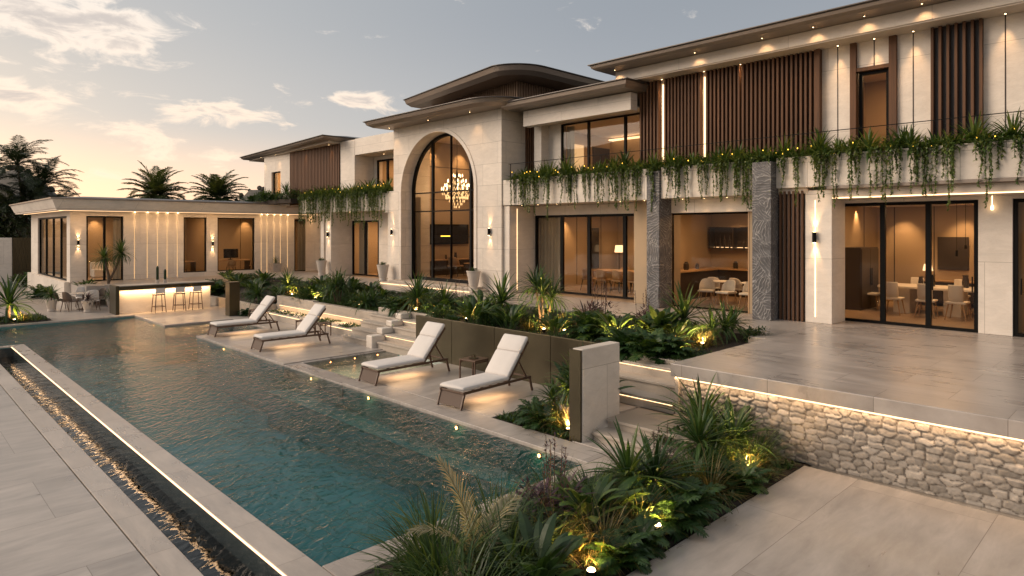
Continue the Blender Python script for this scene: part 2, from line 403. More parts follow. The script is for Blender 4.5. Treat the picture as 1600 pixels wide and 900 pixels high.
# rubble stone retaining wall of the terrace: every stone raised out of the joints
def rubble(name, X, y0, y1, z0, z1, parent, step=.0155):
    nr = np.random.default_rng(5); seeds = []
    z = z0-.08
    while z < z1+.1:
        h = nr.uniform(.075, .14); y = y0-.3+nr.uniform(0, .2)
        while y < y1+.3:
            wd = nr.uniform(.11, .25); seeds.append((y+wd/2, z+h/2+nr.uniform(-.025, .025), wd, h)); y += wd
        z += h
    sd = np.array(seeds); tone_s = nr.uniform(0, 1, len(sd)); tilt = nr.normal(0, .12, (len(sd), 2)); dep = nr.uniform(.7, 1.15, len(sd))
    ys = np.arange(y0, y1+step*.5, step); zs = np.linspace(z0, z1, int((z1-z0)/step)+1)
    Y, Z = np.meshgrid(ys, zs); yq = Y.ravel(); zq = Z.ravel()
    yw = yq+.007*np.sin(zq*31+yq*13)+.003*np.sin(yq*57-zq*44); zw = zq+.006*np.sin(yq*27+1)+.003*np.sin(yq*61+zq*23)
    f1 = np.full(len(yq), 9.); f2 = f1.copy(); i1 = np.zeros(len(yq), int)
    for k, (a, b, wd, h) in enumerate(sd):
        s = np.abs(yw-a) < .45; idx = np.nonzero(s)[0]
        dy = (yw[idx]-a)/(wd*.5); dz = (zw[idx]-b)/(h*.5)
        dd = (np.abs(dy)**2.2+np.abs(dz)**2.2)**(1/2.2)*h*.5
        c1 = dd < f1[idx]; f2[idx] = np.where(c1, f1[idx], np.minimum(f2[idx], dd)); f1[idx] = np.where(c1, dd, f1[idx]); i1[idx[c1]] = k
    e = np.clip((f2-f1)/.036, 0, 1); prof = np.sqrt(np.clip(1-(1-e)**2, 0, 1))
    rough = .004*np.sin(yq*90+3*np.sin(zq*70))*np.sin(zq*110)+nr.normal(0, .0007, len(yq))
    t = tilt[i1]; out = prof*(.045*dep[i1]+t[:, 0]*(yw-sd[i1, 0])*.5+t[:, 1]*(zw-sd[i1, 1])*.9)+rough*prof
    x = X-np.clip(out, 0, .09)
    ny, nz = len(ys), len(zs)
    a = np.arange(nz*ny).reshape(nz, ny)
    F = np.stack([a[:-1, :-1], a[1:, :-1], a[1:, 1:], a[:-1, 1:]], -1).reshape(-1, 4)
    off = origin(parent); V = np.stack([x-off[0], yq-off[1], zq-off[2]], 1)
    me = bpy.data.meshes.new(name); me.from_pydata(V.tolist(), [], F.tolist())
    tf = np.where(e[F[:, 0]] < .16, -1., tone_s[i1[F[:, 0]]])
    me.attributes.new('tone', 'FLOAT', 'FACE').data.foreach_set('value', tf.astype(np.float32))
    me.polygons.foreach_set('use_smooth', [True]*len(F)); me.materials.append(M['rubble'])
    o = bpy.data.objects.new(name, me); link(o, parent); return o
def rubble_mat():
    m, g = mat('fieldstone'); (x, y, z), geo = g.pos(); P = geo.outputs['Position']
    k = g.o(g.n('ShaderNodeAttribute', attribute_name='tone'), 2)
    n = g.noise(P, 14., 6, .65)
    r = g.n('ShaderNodeValToRGB'); g.set(r.inputs[0], k*.75+(n-.5)*.7+.12); e = r.color_ramp.elements
    e[0].color = (.15, .132, .11, 1); e[0].position = 0; e[1].color = (.35, .315, .275, 1); e[1].position = 1.
    q = e.new(.5); q.color = (.25, .222, .19, 1)
    c = g.mix(k.f('LESS_THAN', -.5), r.outputs[0], (.17, .145, .12))
    g.out(g.pbr(Base_Color=c, Roughness=.75, Normal=g.bump(g.noise(P, 60., 4, .7), .35, .01))); return m
M['rubble'] = rubble_mat()
tw = thing('terrace_wall', 'rubble stone retaining wall under the raised terrace with a glowing strip below its lip', 'wall', (10.1, 2, 0))
rubble('stone_face', 10.09, -1.2, 6.18, 0, .975, tw)
MB().box(10.095, 10.4, -9, 6.18, -.1, .975).box(9.99, 10.095, 6.12, 6.185, 0, .975).build('wall_core', 'step', tw)
MB().box(9.925, 9.955, -9, 6.10, .957, .978).build('led_strip', 'led', tw)
lamp('AREA', 'lip_lamp', (9.98, 1.5, .955), 15, (1, .66, .38), .03, (10.02, 1.5, 0), sy=9.4)

# low walls, steps and bronze screens between pool deck and walkway
rw = thing('retaining_wall', 'low stone ledge and upper retaining wall lit by a strip beside the far loungers', 'wall', (12, 22, 0))
MB().box(11.25, 12.0, 18.75, 26.0, -.05, .26).build('ledge', 'step', rw, bevel=.01)
MB().box(12.0, 12.27, 18.75, 26.28, -.05, .50).box(12.02, 12.27, 18.72, 23.2, .50, .76).box(12.02, 12.27, 23.2, 26.28, .50, .80).build('wall_body', 'step', rw, bevel=.012)
MB().box(11.24, 11.25, 18.8, 25.9, .215, .227).box(11.99, 12.0, 18.8, 26.0, .42, .432).build('led_strip', 'led', rw)
rt = thing('retaining_wall', 'pale stone kerb wall at the head of the garden steps', 'wall', (12, 16, 0))
MB().box(12.05, 12.3, 15.02, 18.715, -.05, .95).build('wall_body', 'step', rt, bevel=.012)
gw = thing('retaining_wall', 'short stone kerb behind the bar end holding the fern bed', 'wall', (11.6, 30, 0))
MB().box(11.45, 11.62, 26.3, 35, -.05, .40).box(11.62, 12.25, 26.29, 26.45, -.05, .45).build('wall_body', 'step', gw, bevel=.01)
def flight(root, xs, y0, y1, h, z0=0, led=True, deep=.5, z_end=None):
    m = MB(); l = MB()
    for i, x in enumerate(xs):
        x2 = xs[i+1] if i+1 < len(xs) else x+deep
        m.box(x, x2+.001, y0, y1, z0-.05 if i == 0 else z0+h*i-.02-.001*i, z0+h*(i+1)-.05)
        m.box(x-.04, x2+.03, y0+.0015, y1-.0015, z0+h*(i+1)-.049, z0+h*(i+1))
        if led and i in led: l.box(x-.014, x, y0+.03, y1-.03, z0+h*(i+1)-.066, z0+h*(i+1)-.052)
    m.build('treads', 'step', root, bevel=.006)
    if l.v: l.build('led_strip', 'led', root)
st = thing('garden_steps', 'twin flight of pale stone steps with a stepped cheek between shallow pool and garden', 'steps', (11.3, 16.9, 0))
flight(st, [10.72, 11.05, 11.38, 11.72], 17.18, 18.70, .19, led=[])
flight(st, [10.78, 11.08, 11.38, 11.72], 15.02, 16.82, .19, led=[1, 3])
ck = MB()
for i, x in enumerate((10.62, 10.98, 11.32, 11.66)): ck.box(x, 12.045, 16.84+.0015*i, 17.165-.0015*i, -.05 if i == 0 else .19*i+.18, .19*(i+1)+.17)
ck.build('cheek', 'wallp', st, bevel=.03)
s2 = thing('terrace_steps', 'wide stone steps with glowing nosings climbing beside the raised terrace', 'steps', (9.5, 6.5, 0))
flight(s2, [8.62, 9.0], 4.9, 6.88, .15, led=[], deep=1.0)
flight(s2, [9.98, 10.32, 10.66], 6.2, 7.98, .21, .30, led=[0, 2], deep=.35)
MB().box(9.0, 9.96, 6.95, 7.98, .0, .30).build('landing', 'pave', s2)
MB().box(9.93, 9.975, 6.19, 7.98, 0, .30).build('riser', 'step', s2)
kw = thing('retaining_wall', 'stone kerb at the top of the terrace steps below the fern bed', 'wall', (11, 7, 0))
MB().box(10.92, 11.1, 6.225, 8.03, .7, 1.02).build('wall_body', 'step', kw, bevel=.01)
pw = thing('pillar_wall', 'freestanding white stone wall end clad in bronze on its pool side', 'wall', (8.9, 7.05, 0))
MB().box(8.40, 9.42, 6.94, 7.155, -.02, 1.53).build('stone_body', 'wallp', pw, bevel=.012)
MB().box(8.36, 8.398, 6.955, 7.195, -.02, 1.515).box(8.398, 9.42, 7.158, 7.195, -.02, 1.515).build('bronze_cladding', 'bronze', pw)
bw = thing('bronze_wall', 'long bronze clad garden wall behind the two near loungers', 'wall', (10.9, 11.5, 0))
ys = [8.02, 9.9, 11.75, 13.4, 14.98]
for a, b in zip(ys, ys[1:]): MB().box(10.86, 10.94, a+.004, b-.004, -.02, 1.14).build('panel', 'bronze', bw, bevel=.006)
MB().box(10.955, 11.1, 8.05, 14.95, -.02, .92).build('backing', 'soil', bw)
bp = thing('bronze_pillar', 'square bronze pillar standing near the end of the poolside bar', 'pillar', (10.65, 27.4, 0))
MB().box(10.42, 10.84, 27.15, 27.6, 0, 1.36).build('shaft', 'bronze', bp, bevel=.01)
MB().box(10.40, 10.86, 27.13, 27.62, 1.36, 1.385).build('cap', 'bronze', bp, bevel=.004)
# infinity edge glow
o = tag(MB().box(3.0, 3.014, 5.9, 24.68, -.026, -.012).build('edge_light', 'led'), 'long warm light strip along the outer edge of the pool wall', 'light strip')
lamp('AREA', 'edge_lamp', (2.985, 15.2, -.02), 3, (1, .60, .3), .02, (2.7, 15.2, -.3), sy=18.)
lamp('AREA', 'ledge_lamp', (11.93, 22.4, .425), 9, (1, .58, .25), .03, (11.8, 22.4, 0), sy=7.)
lamp('AREA', 'step_lamp', (10.0, 7.1, .46), 4, (1, .58, .25), .03, (9.7, 7.1, 0), sy=1.6)
lamp('AREA', 'shallow_fill', (9.8, 15.0, -.07), 9, (1, .74, .45), 2.4, (9.8, 15., -1), sy=2.2)  # broad fill added to make the shallow water glow, not a fitting
for i, x in enumerate((9.0, 9.75, 10.5)):
    t = thing('pool_light', 'tiny light in the edge of the shallow ledge pool, %s from the big pool' % ('first', 'second', 'third')[i], 'pool light', (x, 16.36, -.1), 'lights in the shallow pool')
    for rr, y_, nm, mk in ((.03, 16.352, 'rim', 'black'), (.02, 16.346, 'lens', 'lenswarm')):
        MB().loft([[(x+rr*math.cos(6.283*k/10), yy, -.11+rr*math.sin(6.283*k/10)) for k in range(10)] for yy in (16.36, y_)]).build(nm, mk, t)
# pool lights
for i, (y, lb) in enumerate(((27.6, 'underwater pool light at the corner of the bar deck'), (20.6, 'underwater pool light below the second farthest lounger'), (15.0, 'underwater pool light below the shallow ledge'),
        (12.4, 'underwater pool light below the bronze lounger with the side table'), (9.4, 'underwater pool light near the corner fern bed'), (7.3, 'underwater pool light nearest the white wall end'))):
    t = thing('pool_light', lb, 'pool light', (7.74, y, -.15), 'underwater pool lights')
    ring = []
    z = -.15
    m = MB(); n = 14
    for rr, xx in ((.05, 7.752), (.05, 7.738), (.036, 7.734)): ring.append([(xx, y+rr*math.cos(6.283*k/n), z+rr*math.sin(6.283*k/n)) for k in range(n)])
    m.loft(ring); m.build('rim', 'black', t)
    MB().loft([[(xx, y+.032*math.cos(6.283*k/n), z+.032*math.sin(6.283*k/n)) for k in range(n)] for xx in (7.735, 7.728)]).build('lens', 'lenswarm', t)
    lamp('POINT', 'pool_lamp', (7.6, y, -.17), .4, (1., .45, .18), size=.05)

# ================================================================== VILLA
V = thing('villa', 'two storey pale limestone villa with arched entrance hall, wooden slat screens and planted balconies', 'house', (17, 15, 1.2))
def W(name, mk, *boxes, parent=None, bevel=.008):
    for b in boxes: o = MB().box(*b).build(name, mk, parent or V, bevel=bevel)
    return o
def opening_x(name, X, y0, y1, z0, z1, muls, fw=.07, root=None, handle=None, dp=.09, trans=()):
    """black framed glazing in a plane facing -X; one pane per bay"""
    root = root or V; m = MB(); ys = [y0]+sorted(muls)+[y1]
    m.box(X, X+dp, y0, y0+fw, z0, z1).box(X, X+dp, y1-fw, y1, z0, z1).box(X+.001, X+dp-.001, y0+fw, y1-fw, z1-fw, z1).box(X+.001, X+dp-.001, y0+fw, y1-fw, z0, z0+fw*.8)
    for q in muls: m.box(X-.004, X+dp-.004, q-fw*.75, q+fw*.75, z0+fw*.8, z1-fw)
    for q in trans: m.box(X+.01, X+dp-.01, y0+fw, y1-fw, q-.02, q+.02)
    f = m.build(name, 'black', root)
    for a, b in zip(ys, ys[1:]):
        MB().box(X+.04, X+.052, a+fw*.7, b-fw*.7, z0+fw*.7, z1-fw*.9).build('pane', 'glass', f)
    for h in (handle or ()): MB().bar((X-.035, h, z0+.9), (X-.035, h, z0+1.25), .025, .025).box(X-.035, X, h-.01, h+.01, z0+.95, z0+.97).box(X-.035, X, h-.01, h+.01, z0+1.18, z0+1.2).build('handle', 'black', f)
    return f
def opening_y(name, Y, x0, x1, z0, z1, muls, fw=.07, root=None, handle=None, dp=.09):
    m = MB(); xs = [x0]+sorted(muls)+[x1]
    m.box(x0, x0+fw, Y, Y+dp, z0, z1).box(x1-fw, x1, Y, Y+dp, z0, z1).box(x0+fw, x1-fw, Y+.001, Y+dp-.001, z1-fw, z1).box(x0+fw, x1-fw, Y+.001, Y+dp-.001, z0, z0+fw*.8)
    for q in muls: m.box(q-fw*.75, q+fw*.75, Y-.004, Y+dp-.004, z0+fw*.8, z1-fw)
    f = m.build(name, 'black', root)
    for a, b in zip(xs, xs[1:]): MB().box(a+fw*.7, b-fw*.7, Y+.04, Y+.052, z0+fw*.7, z1-fw*.9).build('pane', 'glass', f)
    for h in (handle or ()): MB().bar((h, Y-.035, z0+.9), (h, Y-.035, z0+1.25), .025, .025).build('handle', 'black', f)
    return f
def slats(X, y0, y1, z0, z1, n, w=.06, d=.12, mk='wood', back=.06, backm='dark'):
    m = MB()
    for i in range(n):
        y = y0+w/2+(y1-y0-w)*i/max(1, n-1); m.box(X-d, X, y-w/2, y+w/2, z0, z1)
    o = m.build('slat_screen', mk, V)
    if back: MB().box(X+.004, X+back, y0, y1, z0, z1).build('screen_backing', backm, V)
    return o
def downlight(root, x, y, z, wall=None, e=14., r=.035, ang=62):
    """recessed ceiling lamp at (x,y,z) facing down; a spot shines down"""
    MB().lathe([(r*1.5, 0), (r*1.5, -.012), (r*1.05, -.014), (r, -.006)], (x, y, z), 10).build('downlight', 'black', root)
    MB().lathe([(r, -.007), (r*.6, -.016)], (x, y, z), 10).build('downlight_lens', 'lens', root)
    lamp('SPOT', 'downlight_lamp', (x, y, z-.03), e, size=.03, to=(wall or (x, y, z-3)), angle=ang, blend=.8)

G0, G1 = 1.2, 4.35           # ground storey
PT = 5.35                    # planter top
# ---------- right wing, ground floor
W('wall', 'wallp', (16.80, 17.70, 6.02, 6.66, G0, 4.5))                       # pier beside the slats
W('wall', 'wallp', (17.70, 18.0, 2.60, 3.22, G0, 4.26), (17.72, 18.0, -9, -1.2, G0, 4.26), (17.74, 18.0, 6.2, 6.66, G0, 4.5))
W('beam', 'soffit', (16.78, 17.70, -9, 6.019, 4.27, 4.5))
W('lintel', 'wall', (17.705, 18.0, -9, 6.2, 4.19, 4.5))
W('ledge', 'fascia', (16.60, 17.4, -9, 6.10, 4.502, 4.575))
MB().box(16.765, 16.779, -9, 6.0, 4.275, 4.30).build('led_strip', 'led', V)
opening_x('sliding_door', 17.74, 3.23, 6.19, G0+.01, 4.185, [4.2, 5.17], .075, handle=[4.1, 3.33])
opening_x('sliding_door', 17.74, -1.2, 2.59, G0+.01, 4.185, [.2, 1.4], .075, handle=[2.45])
slats(16.86, 6.70, 7.30, G0, 4.5, 6, .05, .11, 'wood', .06, 'wall')
W('stone_column', 'char', (16.36, 17.3, 7.34, 7.84, G0, 5.26), bevel=.012)
W('stone_column', 'char', (16.56, 17.25, 10.78, 11.22, G0, 5.26), bevel=.012)
W('wall', 'plaster', (17.3, 18.0, 6.66, 8.36, G0, 4.5), (17.25, 17.98, 10.93, 12.16, G0, 4.5))
W('beam', 'wall', (17.2, 17.6, 7.842, 10.778, 4.02, 4.44))
opening_x('window', 17.42, 8.37, 10.92, G0+.005, 4.02, [], .05, handle=())
MB().box(17.30, 17.42, 8.37, 8.41, G0, 4.02).box(17.30, 17.42, 10.88, 10.92, G0, 4.02).build('window_lining', 'tan', V)
# ---------- dining room glazing
opening_x('sliding_door', 18.0, 12.18, 17.18, G0+.01, 4.06, [13.07, 14.6, 15.86], .085, handle=[14.5])
W('lintel', 'wall', (17.95, 18.2, 12.16, 17.2, 4.06, 4.42))
W('wall', 'wallp', (16.70, 18.6, 17.25, 17.56, G0, 4.4))                      # end pier with the light groove
MB().box(17.08, 17.10, 17.236, 17.25, 1.3, 4.3).build('led_strip', 'ledsoft', V)
# ---------- balcony front: planter parapets and slab
W('balcony_parapet', 'wall', (16.65, 16.78, 7.842, 10.778, 4.44, PT), (16.65, 16.78, 11.222, 17.56, 4.42, PT), bevel=.01)
W('balcony_parapet', 'wall', (16.652, 16.78, -9, 7.338, 4.578, PT), bevel=.01)
W('balcony_slab', 'soffit', (16.785, 18.3, -9, 6.6, 4.58, 4.9), (16.785, 18.3, 6.6, 17.56, 4.43, 4.9))
W('planter_soil', 'soil', (16.785, 17.25, -9, 17.5, 4.9, 5.25))
for y in (11.6, 12.5, 13.4, 14.3, 15.2, 16.1, 16.9): downlight(V, 17.0, y, 4.43, e=9., r=.025)
for y in (8.9, 9.6, 10.3): downlight(V, 17.05, y, 4.43, e=7, r=.025)
m = MB()
for y in np.arange(-8.5, 12.0, 1.55): m.bar((16.9, y, 5.3), (16.9, y, 5.95), .014, .014)
m.bar((16.9, -9, 5.95), (16.9, 17.5, 5.95), .018, .018)
for y in (13.2, 14.7, 16.2, 17.4): m.bar((16.9, y, 5.3), (16.9, y, 5.95), .02, .02)
m.build('railing', 'black', V)
# ---------- right wing, upper floor
UZ, US = 4.9, 8.17
W('wall', 'wallp', (17.60, 18.0, -9, ux(1392, 17.6), UZ, US), (17.60, 18.0, ux(1338, 17.6), 12.1, UZ, US), bevel=0)
W('wall', 'wallp', (17.60, 18.0, ux(1392, 17.6)-.001, ux(1338, 17.6)+.001, 7.52, US), (17.98, 24, 11.9, 12.1, UZ, US), bevel=0)
Y0, Y1 = ux(1392, 17.6), ux(1338, 17.6)
opening_x('window', 17.66, Y0+.04, Y1-.04, UZ, 7.44, [], .08)
MB().box(17.5, 17.72, Y0-.14, Y0+.02, UZ, US).box(17.5, 17.72, Y1-.02, Y1+.12, UZ, US).box(17.52, 17.72, Y0+.02, Y1-.02, 7.44, 7.53).build('window_surround', 'wood', V)
for ua, ub, n in ((1004, 1033, 6), (1042, 1098, 11), (1107, 1279, 26), (1457, 1537, 7)):
    slats(17.56, ux(ub, 17.6), ux(ua, 17.6), UZ, US-.005, n, .055, .12)
MB().box(17.40, 17.58, ux(1285, 17.6), ux(1279.5, 17.6), UZ, US-.004).build('slat_post', 'wood', V)
for u in (1037, 1102): MB().box(17.555, 17.58, ux(u, 17.6)-.02, ux(u, 17.6)+.02, 5.6, US-.15).build('led_strip', 'led', V)
g_ = MB()
for u in (1309, 1427, 1571): g_.box(17.594, 17.61, ux(u, 17.6)-.012, ux(u, 17.6)+.012, UZ, US)
g_.box(17.594, 17.61, ux(1366, 17.6)-.012, ux(1366, 17.6)+.012, 7.53, US); g_.build('wall_groove', 'dark', V)
# roof of the right wing: stone band, bronze upper eave, thin dark roof edge
W('soffit', 'soffit', (16.92, 18, -9, 12.55, US, US+.03), bevel=0)
W('roof_band', 'wallp', (16.88, 17.3, -9, 12.6, US+.032, 8.52), (17.3, 24, 12.3, 12.58, US+.032, 8.52))
def eave(name, pts, z0, z1, parent, out=.0, mk='fascia', lip=.05, lipm='roof'):
    """roof slab over an outline, its fascia leaning out, with a thin dark roof edge on top"""
    pts = pts if sum(pts[i][0]*pts[(i+1) % len(pts)][1]-pts[(i+1) % len(pts)][0]*pts[i][1] for i in range(len(pts))) > 0 else pts[::-1]
    n = len(pts)
    def off(d):
        r = []
        for i in range(n):
            p, a, b = Vector(pts[i]), Vector(pts[i-1]), Vector(pts[(i+1) % n])
            e1 = (p-a).normalized(); e2 = (b-p).normalized(); n1 = Vector((e1.y, -e1.x)); n2 = Vector((e2.y, -e2.x))
            q = (n1+n2); q = q/max(.4, q.length_squared)*2; r.append(p+q*d)
        return r
    rr = [[(p.x, p.y, z) for p in off(d)] for d, z in ((0, z0), (out*.75, z0+(z1-z0)*.45), (out, z1))]
    fo = MB().loft(rr).build(name, mk, parent)
    r2 = [[(p.x, p.y, z) for p in off(d)] for d, z in ((out+.02, z1+.003), (out+.06, z1+lip*.5), (out+.055, z1+lip), (out-.4, z1+lip+.06))]
    MB().loft(r2).build('roof_edge', lipm, parent)
eave('roof', [(16.3, -9), (16.3, 12.95), (25, 12.95), (25, -9)], 8.525, 8.66, V, .12)
for u in (960, 1085, 1190, 1270, 1350, 1440): 
    y = ux(u, 16.6); downlight(V, 16.62, y, 8.522, (16.9, y, 8.0), 5, .016, 90)
for u in (1034, 1100, 1157, 1309, 1366, 1427, 1571): downlight(V, 17.44, ux(u, 17.44), US-.002, (17.56, ux(u, 17.44), 5.), 24, .022, 52)
# ---------- middle: upper loggia between hall and right wing
slats(17.95, 16.86, 17.55, UZ, 7.9, 6, .06, .12)
W('roof_band', 'wallp', (17.0, 17.35, 12.1, 16.84, 7.28, 7.84), bevel=.01)
W('soffit', 'soffit', (17.35, 18.1, 12.1, 16.85, 7.38, 7.42), bevel=0)
W('wall', 'wallp', (17.6, 18.1, 16.5, 16.86, UZ, 7.38), (18.0, 18.3, 15.9, 16.5, UZ, 7.38), bevel=0)
opening_x('window', 18.0, 12.12, 15.88, UZ, 7.36, [13.05, 14.62], .05)
eave('roof', [(16.42, 11.9), (16.42, 17.2), (24, 17.2), (24, 11.9)], 7.86, 8.06, V, .12)
for y in (12.9, 13.8, 14.7, 15.6): downlight(V, 17.6, y, 7.378, e=6, r=.025)
# ---------- arched hall
AX, AY, AR, AS = 16.6, 21.52, 2.44, 5.12
def arch_wall():
    y0, y1, z0, z1, dep = 17.57, 24.55, 1.2, 7.99, .56
    n = 32; arc = [(AY+AR*math.cos(math.pi*i/n), AS+AR*math.sin(math.pi*i/n)) for i in range(n+1)]
    inner = [(AY+AR, z0)]+arc+[(AY-AR, z0)]; m = MB()
    for X, fl in ((AX, 0), (AX+dep, 1)):
        top = []
        for i, (y, z) in enumerate(inner):
            if i == 0 or i == len(inner)-1: q = (y1 if i == 0 else y0, z0)
            else:
                a = math.pi*(i-1)/n; c_, s_ = math.cos(a), math.sin(a)
                sy = (y1-AY)/c_ if c_ > 1e-6 else ((y0-AY)/c_ if c_ < -1e-6 else 1e9); sz = (z1-AS)/s_ if s_ > 1e-6 else 1e9
                t = min(sy, sz); q = (AY+t*c_, AS+t*s_)
            top.append(q)
        # add exact corners
        v = [(X, y, z) for y, z in inner]+[(X, y, z) for y, z in top]; k = len(inner)
        f = []
        for i in range(k-1):
            q = (i, i+1, k+i+1, k+i); f.append(q if fl else q[::-1])
        base = len(m.v); m.add(v, f)
        for cy in (y1, y0):
            for i in range(k-1):
                (ya, za), (yb, zb) = top[i], top[i+1]
                if (abs(ya-cy) < 1e-4 and abs(zb-z1) < 1e-4 and abs(yb-cy) > 1e-4) or (abs(yb-cy) < 1e-4 and abs(za-z1) < 1e-4 and abs(ya-cy) > 1e-4):
                    m.add([(X, cy, z1)], []); t = (base+k+i, base+k+i+1, len(m.v)-1); m.f.append(t if fl else t[::-1]); m.m.append(0); m.t.append(.5)
    k = len(inner); v = [(X, y, z) for X in (AX, AX+dep) for y, z in inner]
    m.add(v, [(i, k+i, k+i+1, i+1) for i in range(k-1)])                   # intrados
    m.add([(AX, y0, z0), (18.6, y0, z0), (18.6, y0, z1), (AX, y0, z1)], [(0, 1, 2, 3)])
    m.add([(AX, y1, z0), (18.6, y1, z0), (18.6, y1, z1), (AX, y1, z1)], [(3, 2, 1, 0)])
    m.add([(AX, y0, z1), (18.6, y0, z1), (18.6, y1, z1), (AX, y1, z1)], [(0, 1, 2, 3)])
    return m.build('arch_wall', 'wall', V)
arch_wall()
# raised moulding round the arch
n = 40; prof = [(AY+AR, 1.2)]+[(AY+AR*math.cos(math.pi*i/n), AS+AR*math.sin(math.pi*i/n)) for i in range(n+1)]+[(AY-AR, 1.2)]
rings = []
for i, (y, z) in enumerate(prof):
    if 0 < i < len(prof)-1: a = math.pi*(i-1)/n; d = (math.cos(a), math.sin(a))
    else: d = (1, 0) if i == 0 else (-1, 0)
    rings.append([(AX-.03, y-d[0]*.01, z-d[1]*.01), (AX-.03, y+d[0]*.14, z+d[1]*.14), (AX+.02, y+d[0]*.14, z+d[1]*.14), (AX+.02, y-d[0]*.01, z-d[1]*.01)])
MB().loft([r[::-1] for r in rings]).build('arch_moulding', 'wallp', V)
# arched window: frame ring, posts, transoms, glass
XW = 17.15; m = MB(); rings = []
for i, (y, z) in enumerate(prof):
    if 0 < i < len(prof)-1: a = math.pi*(i-1)/n; d = (math.cos(a), math.sin(a))
    else: d = (1, 0) if i == 0 else (-1, 0)
    rings.append([(XW, y-d[0]*.13, z-d[1]*.13), (XW, y+d[0]*.02, z+d[1]*.02), (XW+.12, y+d[0]*.02, z+d[1]*.02), (XW+.12, y-d[0]*.13, z-d[1]*.13)])
m.loft([r[::-1] for r in rings])
def archtop(y): return AS+math.sqrt(max(0, (AR-.1)**2-(y-AY)**2))
for y, w in ((22.48, .11), (21.24, .025), (19.98, .11)): m.box(XW+.005, XW+.11, y-w/2, y+w/2, 1.36, archtop(y))
for z, w in ((5.12, .05), (4.32, .05), (1.42, .12)): m.box(XW+.01, XW+.10, AY-AR+.1, AY+AR-.1, z-w/2, z+w/2)
aw = m.build('arched_window', 'black', V)
ring = [(y, z) for y, z in prof]
a_ = [[(X_, y, max(z, 1.4)) for y, z in ring] for X_ in (XW+.05, XW+.062)]; MB().loft([a_[1], a_[0]]).build('pane', 'glass', aw)
W('step', 'step', (15.75, 17.2, 18.25, 24.4, 1.2, 1.275), (16.1, 17.2, 18.6, 24.2, 1.275, 1.35))
MB().box(15.74, 15.75, 18.4, 24.3, 1.215, 1.235).build('led_strip', 'led', V)
def rounded(x0, x1, y0, y1, r, corners=(1, 1, 1, 1), k=8):
    """outline; corners flags for (x0,y0) (x1,y0) (x1,y1) (x0,y1)"""
    P = []
    for (cx, cy, a0), f in zip(((x0, y0, 180), (x1, y0, 270), (x1, y1, 0), (x0, y1, 90)), corners):
        sx = 1 if cx == x0 else -1; sy = 1 if cy == y0 else -1
        if not f: P.append((cx, cy)); continue
        for i in range(k+1):
            a = R(a0+90*i/k); P.append((cx+sx*r+r*math.cos(a), cy+sy*r+r*math.sin(a)))
    return P
eave('roof', rounded(15.72, 24, 16.85, 24.85, 1.3, (1, 0, 0, 0), 10), 7.99, 8.22, V, .26)
for y in (18.9, 21.5, 24.3): downlight(V, 16.2, y, 7.988, (16.55, y, 6), 12, .02, 75)
# clerestory and its big rounded roof
MB().prism([(18.95, 19.1), (25, 19.1), (25, 26), (19.9, 26)], 8.1, 9.62).build('clerestory_wall', 'woodl', V)
m = MB()
for i in range(46): y = 19.1+6.9*i/45; x = 18.95+.95*(y-19.1)/6.9; m.box(x-.05, x, y-.03, y+.03, 8.3, 9.62)
for i in range(40): x = 19.0+6*i/39; m.box(x-.03, x+.03, 19.05, 19.1, 8.3, 9.62)
m.build('clerestory_slats', 'woodl', V)
pl = [(26, 17.95), (26, 26.8), (19.15, 26.8)]
for i in range(11):
    a = R(188+82*i/10); pl.append((17.78+1.25+1.25*math.cos(a), 17.95+1.25+1.25*math.sin(a)))
eave('clerestory_roof', pl, 9.62, 9.95, V, .26)
# ---------- left wing
W('balcony_parapet', 'wall', (16.65, 16.78, 25.32, 33.6, 4.42, 5.3), (16.63, 17.2, 24.56, 25.31, 4.3, 5.25))
W('balcony_slab', 'soffit', (16.785, 18.6, 24.6, 33.6, 4.42, 4.9))
W('planter_soil', 'soil', (16.785, 17.2, 25.4, 33.5, 4.9, 5.2))
W('wall', 'wallp', (16.66, 17.9, 24.56, 25.1, G0, 4.3), (16.65, 17.9, 30.2, 30.75, G0, 4.42), (17.85, 18.2, 25.1, 27.68, G0, 4.42))
W('lintel', 'wall', (17.8, 18.2, 27.6, 30.3, 4.0, 4.42))
opening_x('sliding_door', 17.85, 27.7, 30.18, G0+.01, 4.0, [28.95], .08, handle=[28.85])
for y in (27.0, 28.2, 29.5): downlight(V, 17.3, y, 4.42, (17.8, y, 2), 14, .025)
W('wall', 'wallp', (19.2, 19.6, 30.75, 38, .9, 4.42), (16.9, 17.2, 31.4, 31.75, .95, 4.42))
for y in (31.0, 33.5): MB().box(19.185, 19.2, y-.015, y+.015, 1.3, 4.2).build('led_strip', 'ledsoft', V)
W('wall', 'wallp', (17.0, 17.4, 35.4, 36.7, 4.9, 7.9), (17.0, 17.4, 37.9, 38.9, 4.9, 7.9), (17.0, 17.4, 36.7, 37.9, 4.9, 5.1), (17.0, 17.4, 36.7, 37.9, 6.95, 7.9), (17.0, 17.4, 28.52, 29.9, 4.9, 7.98), (17.4, 22, 28.52, 28.8, 4.9, 7.98), (17.05, 17.4, 29.9, 35.4, 4.9, 7.9), bevel=0)
opening_x('window', 17.1, 36.72, 37.88, 5.1, 6.95, [], .06)
slats(17.03, 29.92, 35.38, 4.9, 7.9, 34, .10, .10, 'wood', 0)
W('roof_band', 'wallp', (17.0, 17.35, 24.9, 28.5, 7.2, 8.0), bevel=.01)
W('wall', 'wallp', (18.1, 18.4, 24.6, 25.62, 4.9, 7.3), (18.1, 18.4, 28.2, 28.5, 4.9, 7.3), (18.1, 18.4, 26.0, 26.5, 4.9, 7.3), (18.1, 18.4, 25.62, 28.2, 7.02, 7.3), (17.35, 24, 24.6, 28.5, 7.98, 8.02), bevel=0)
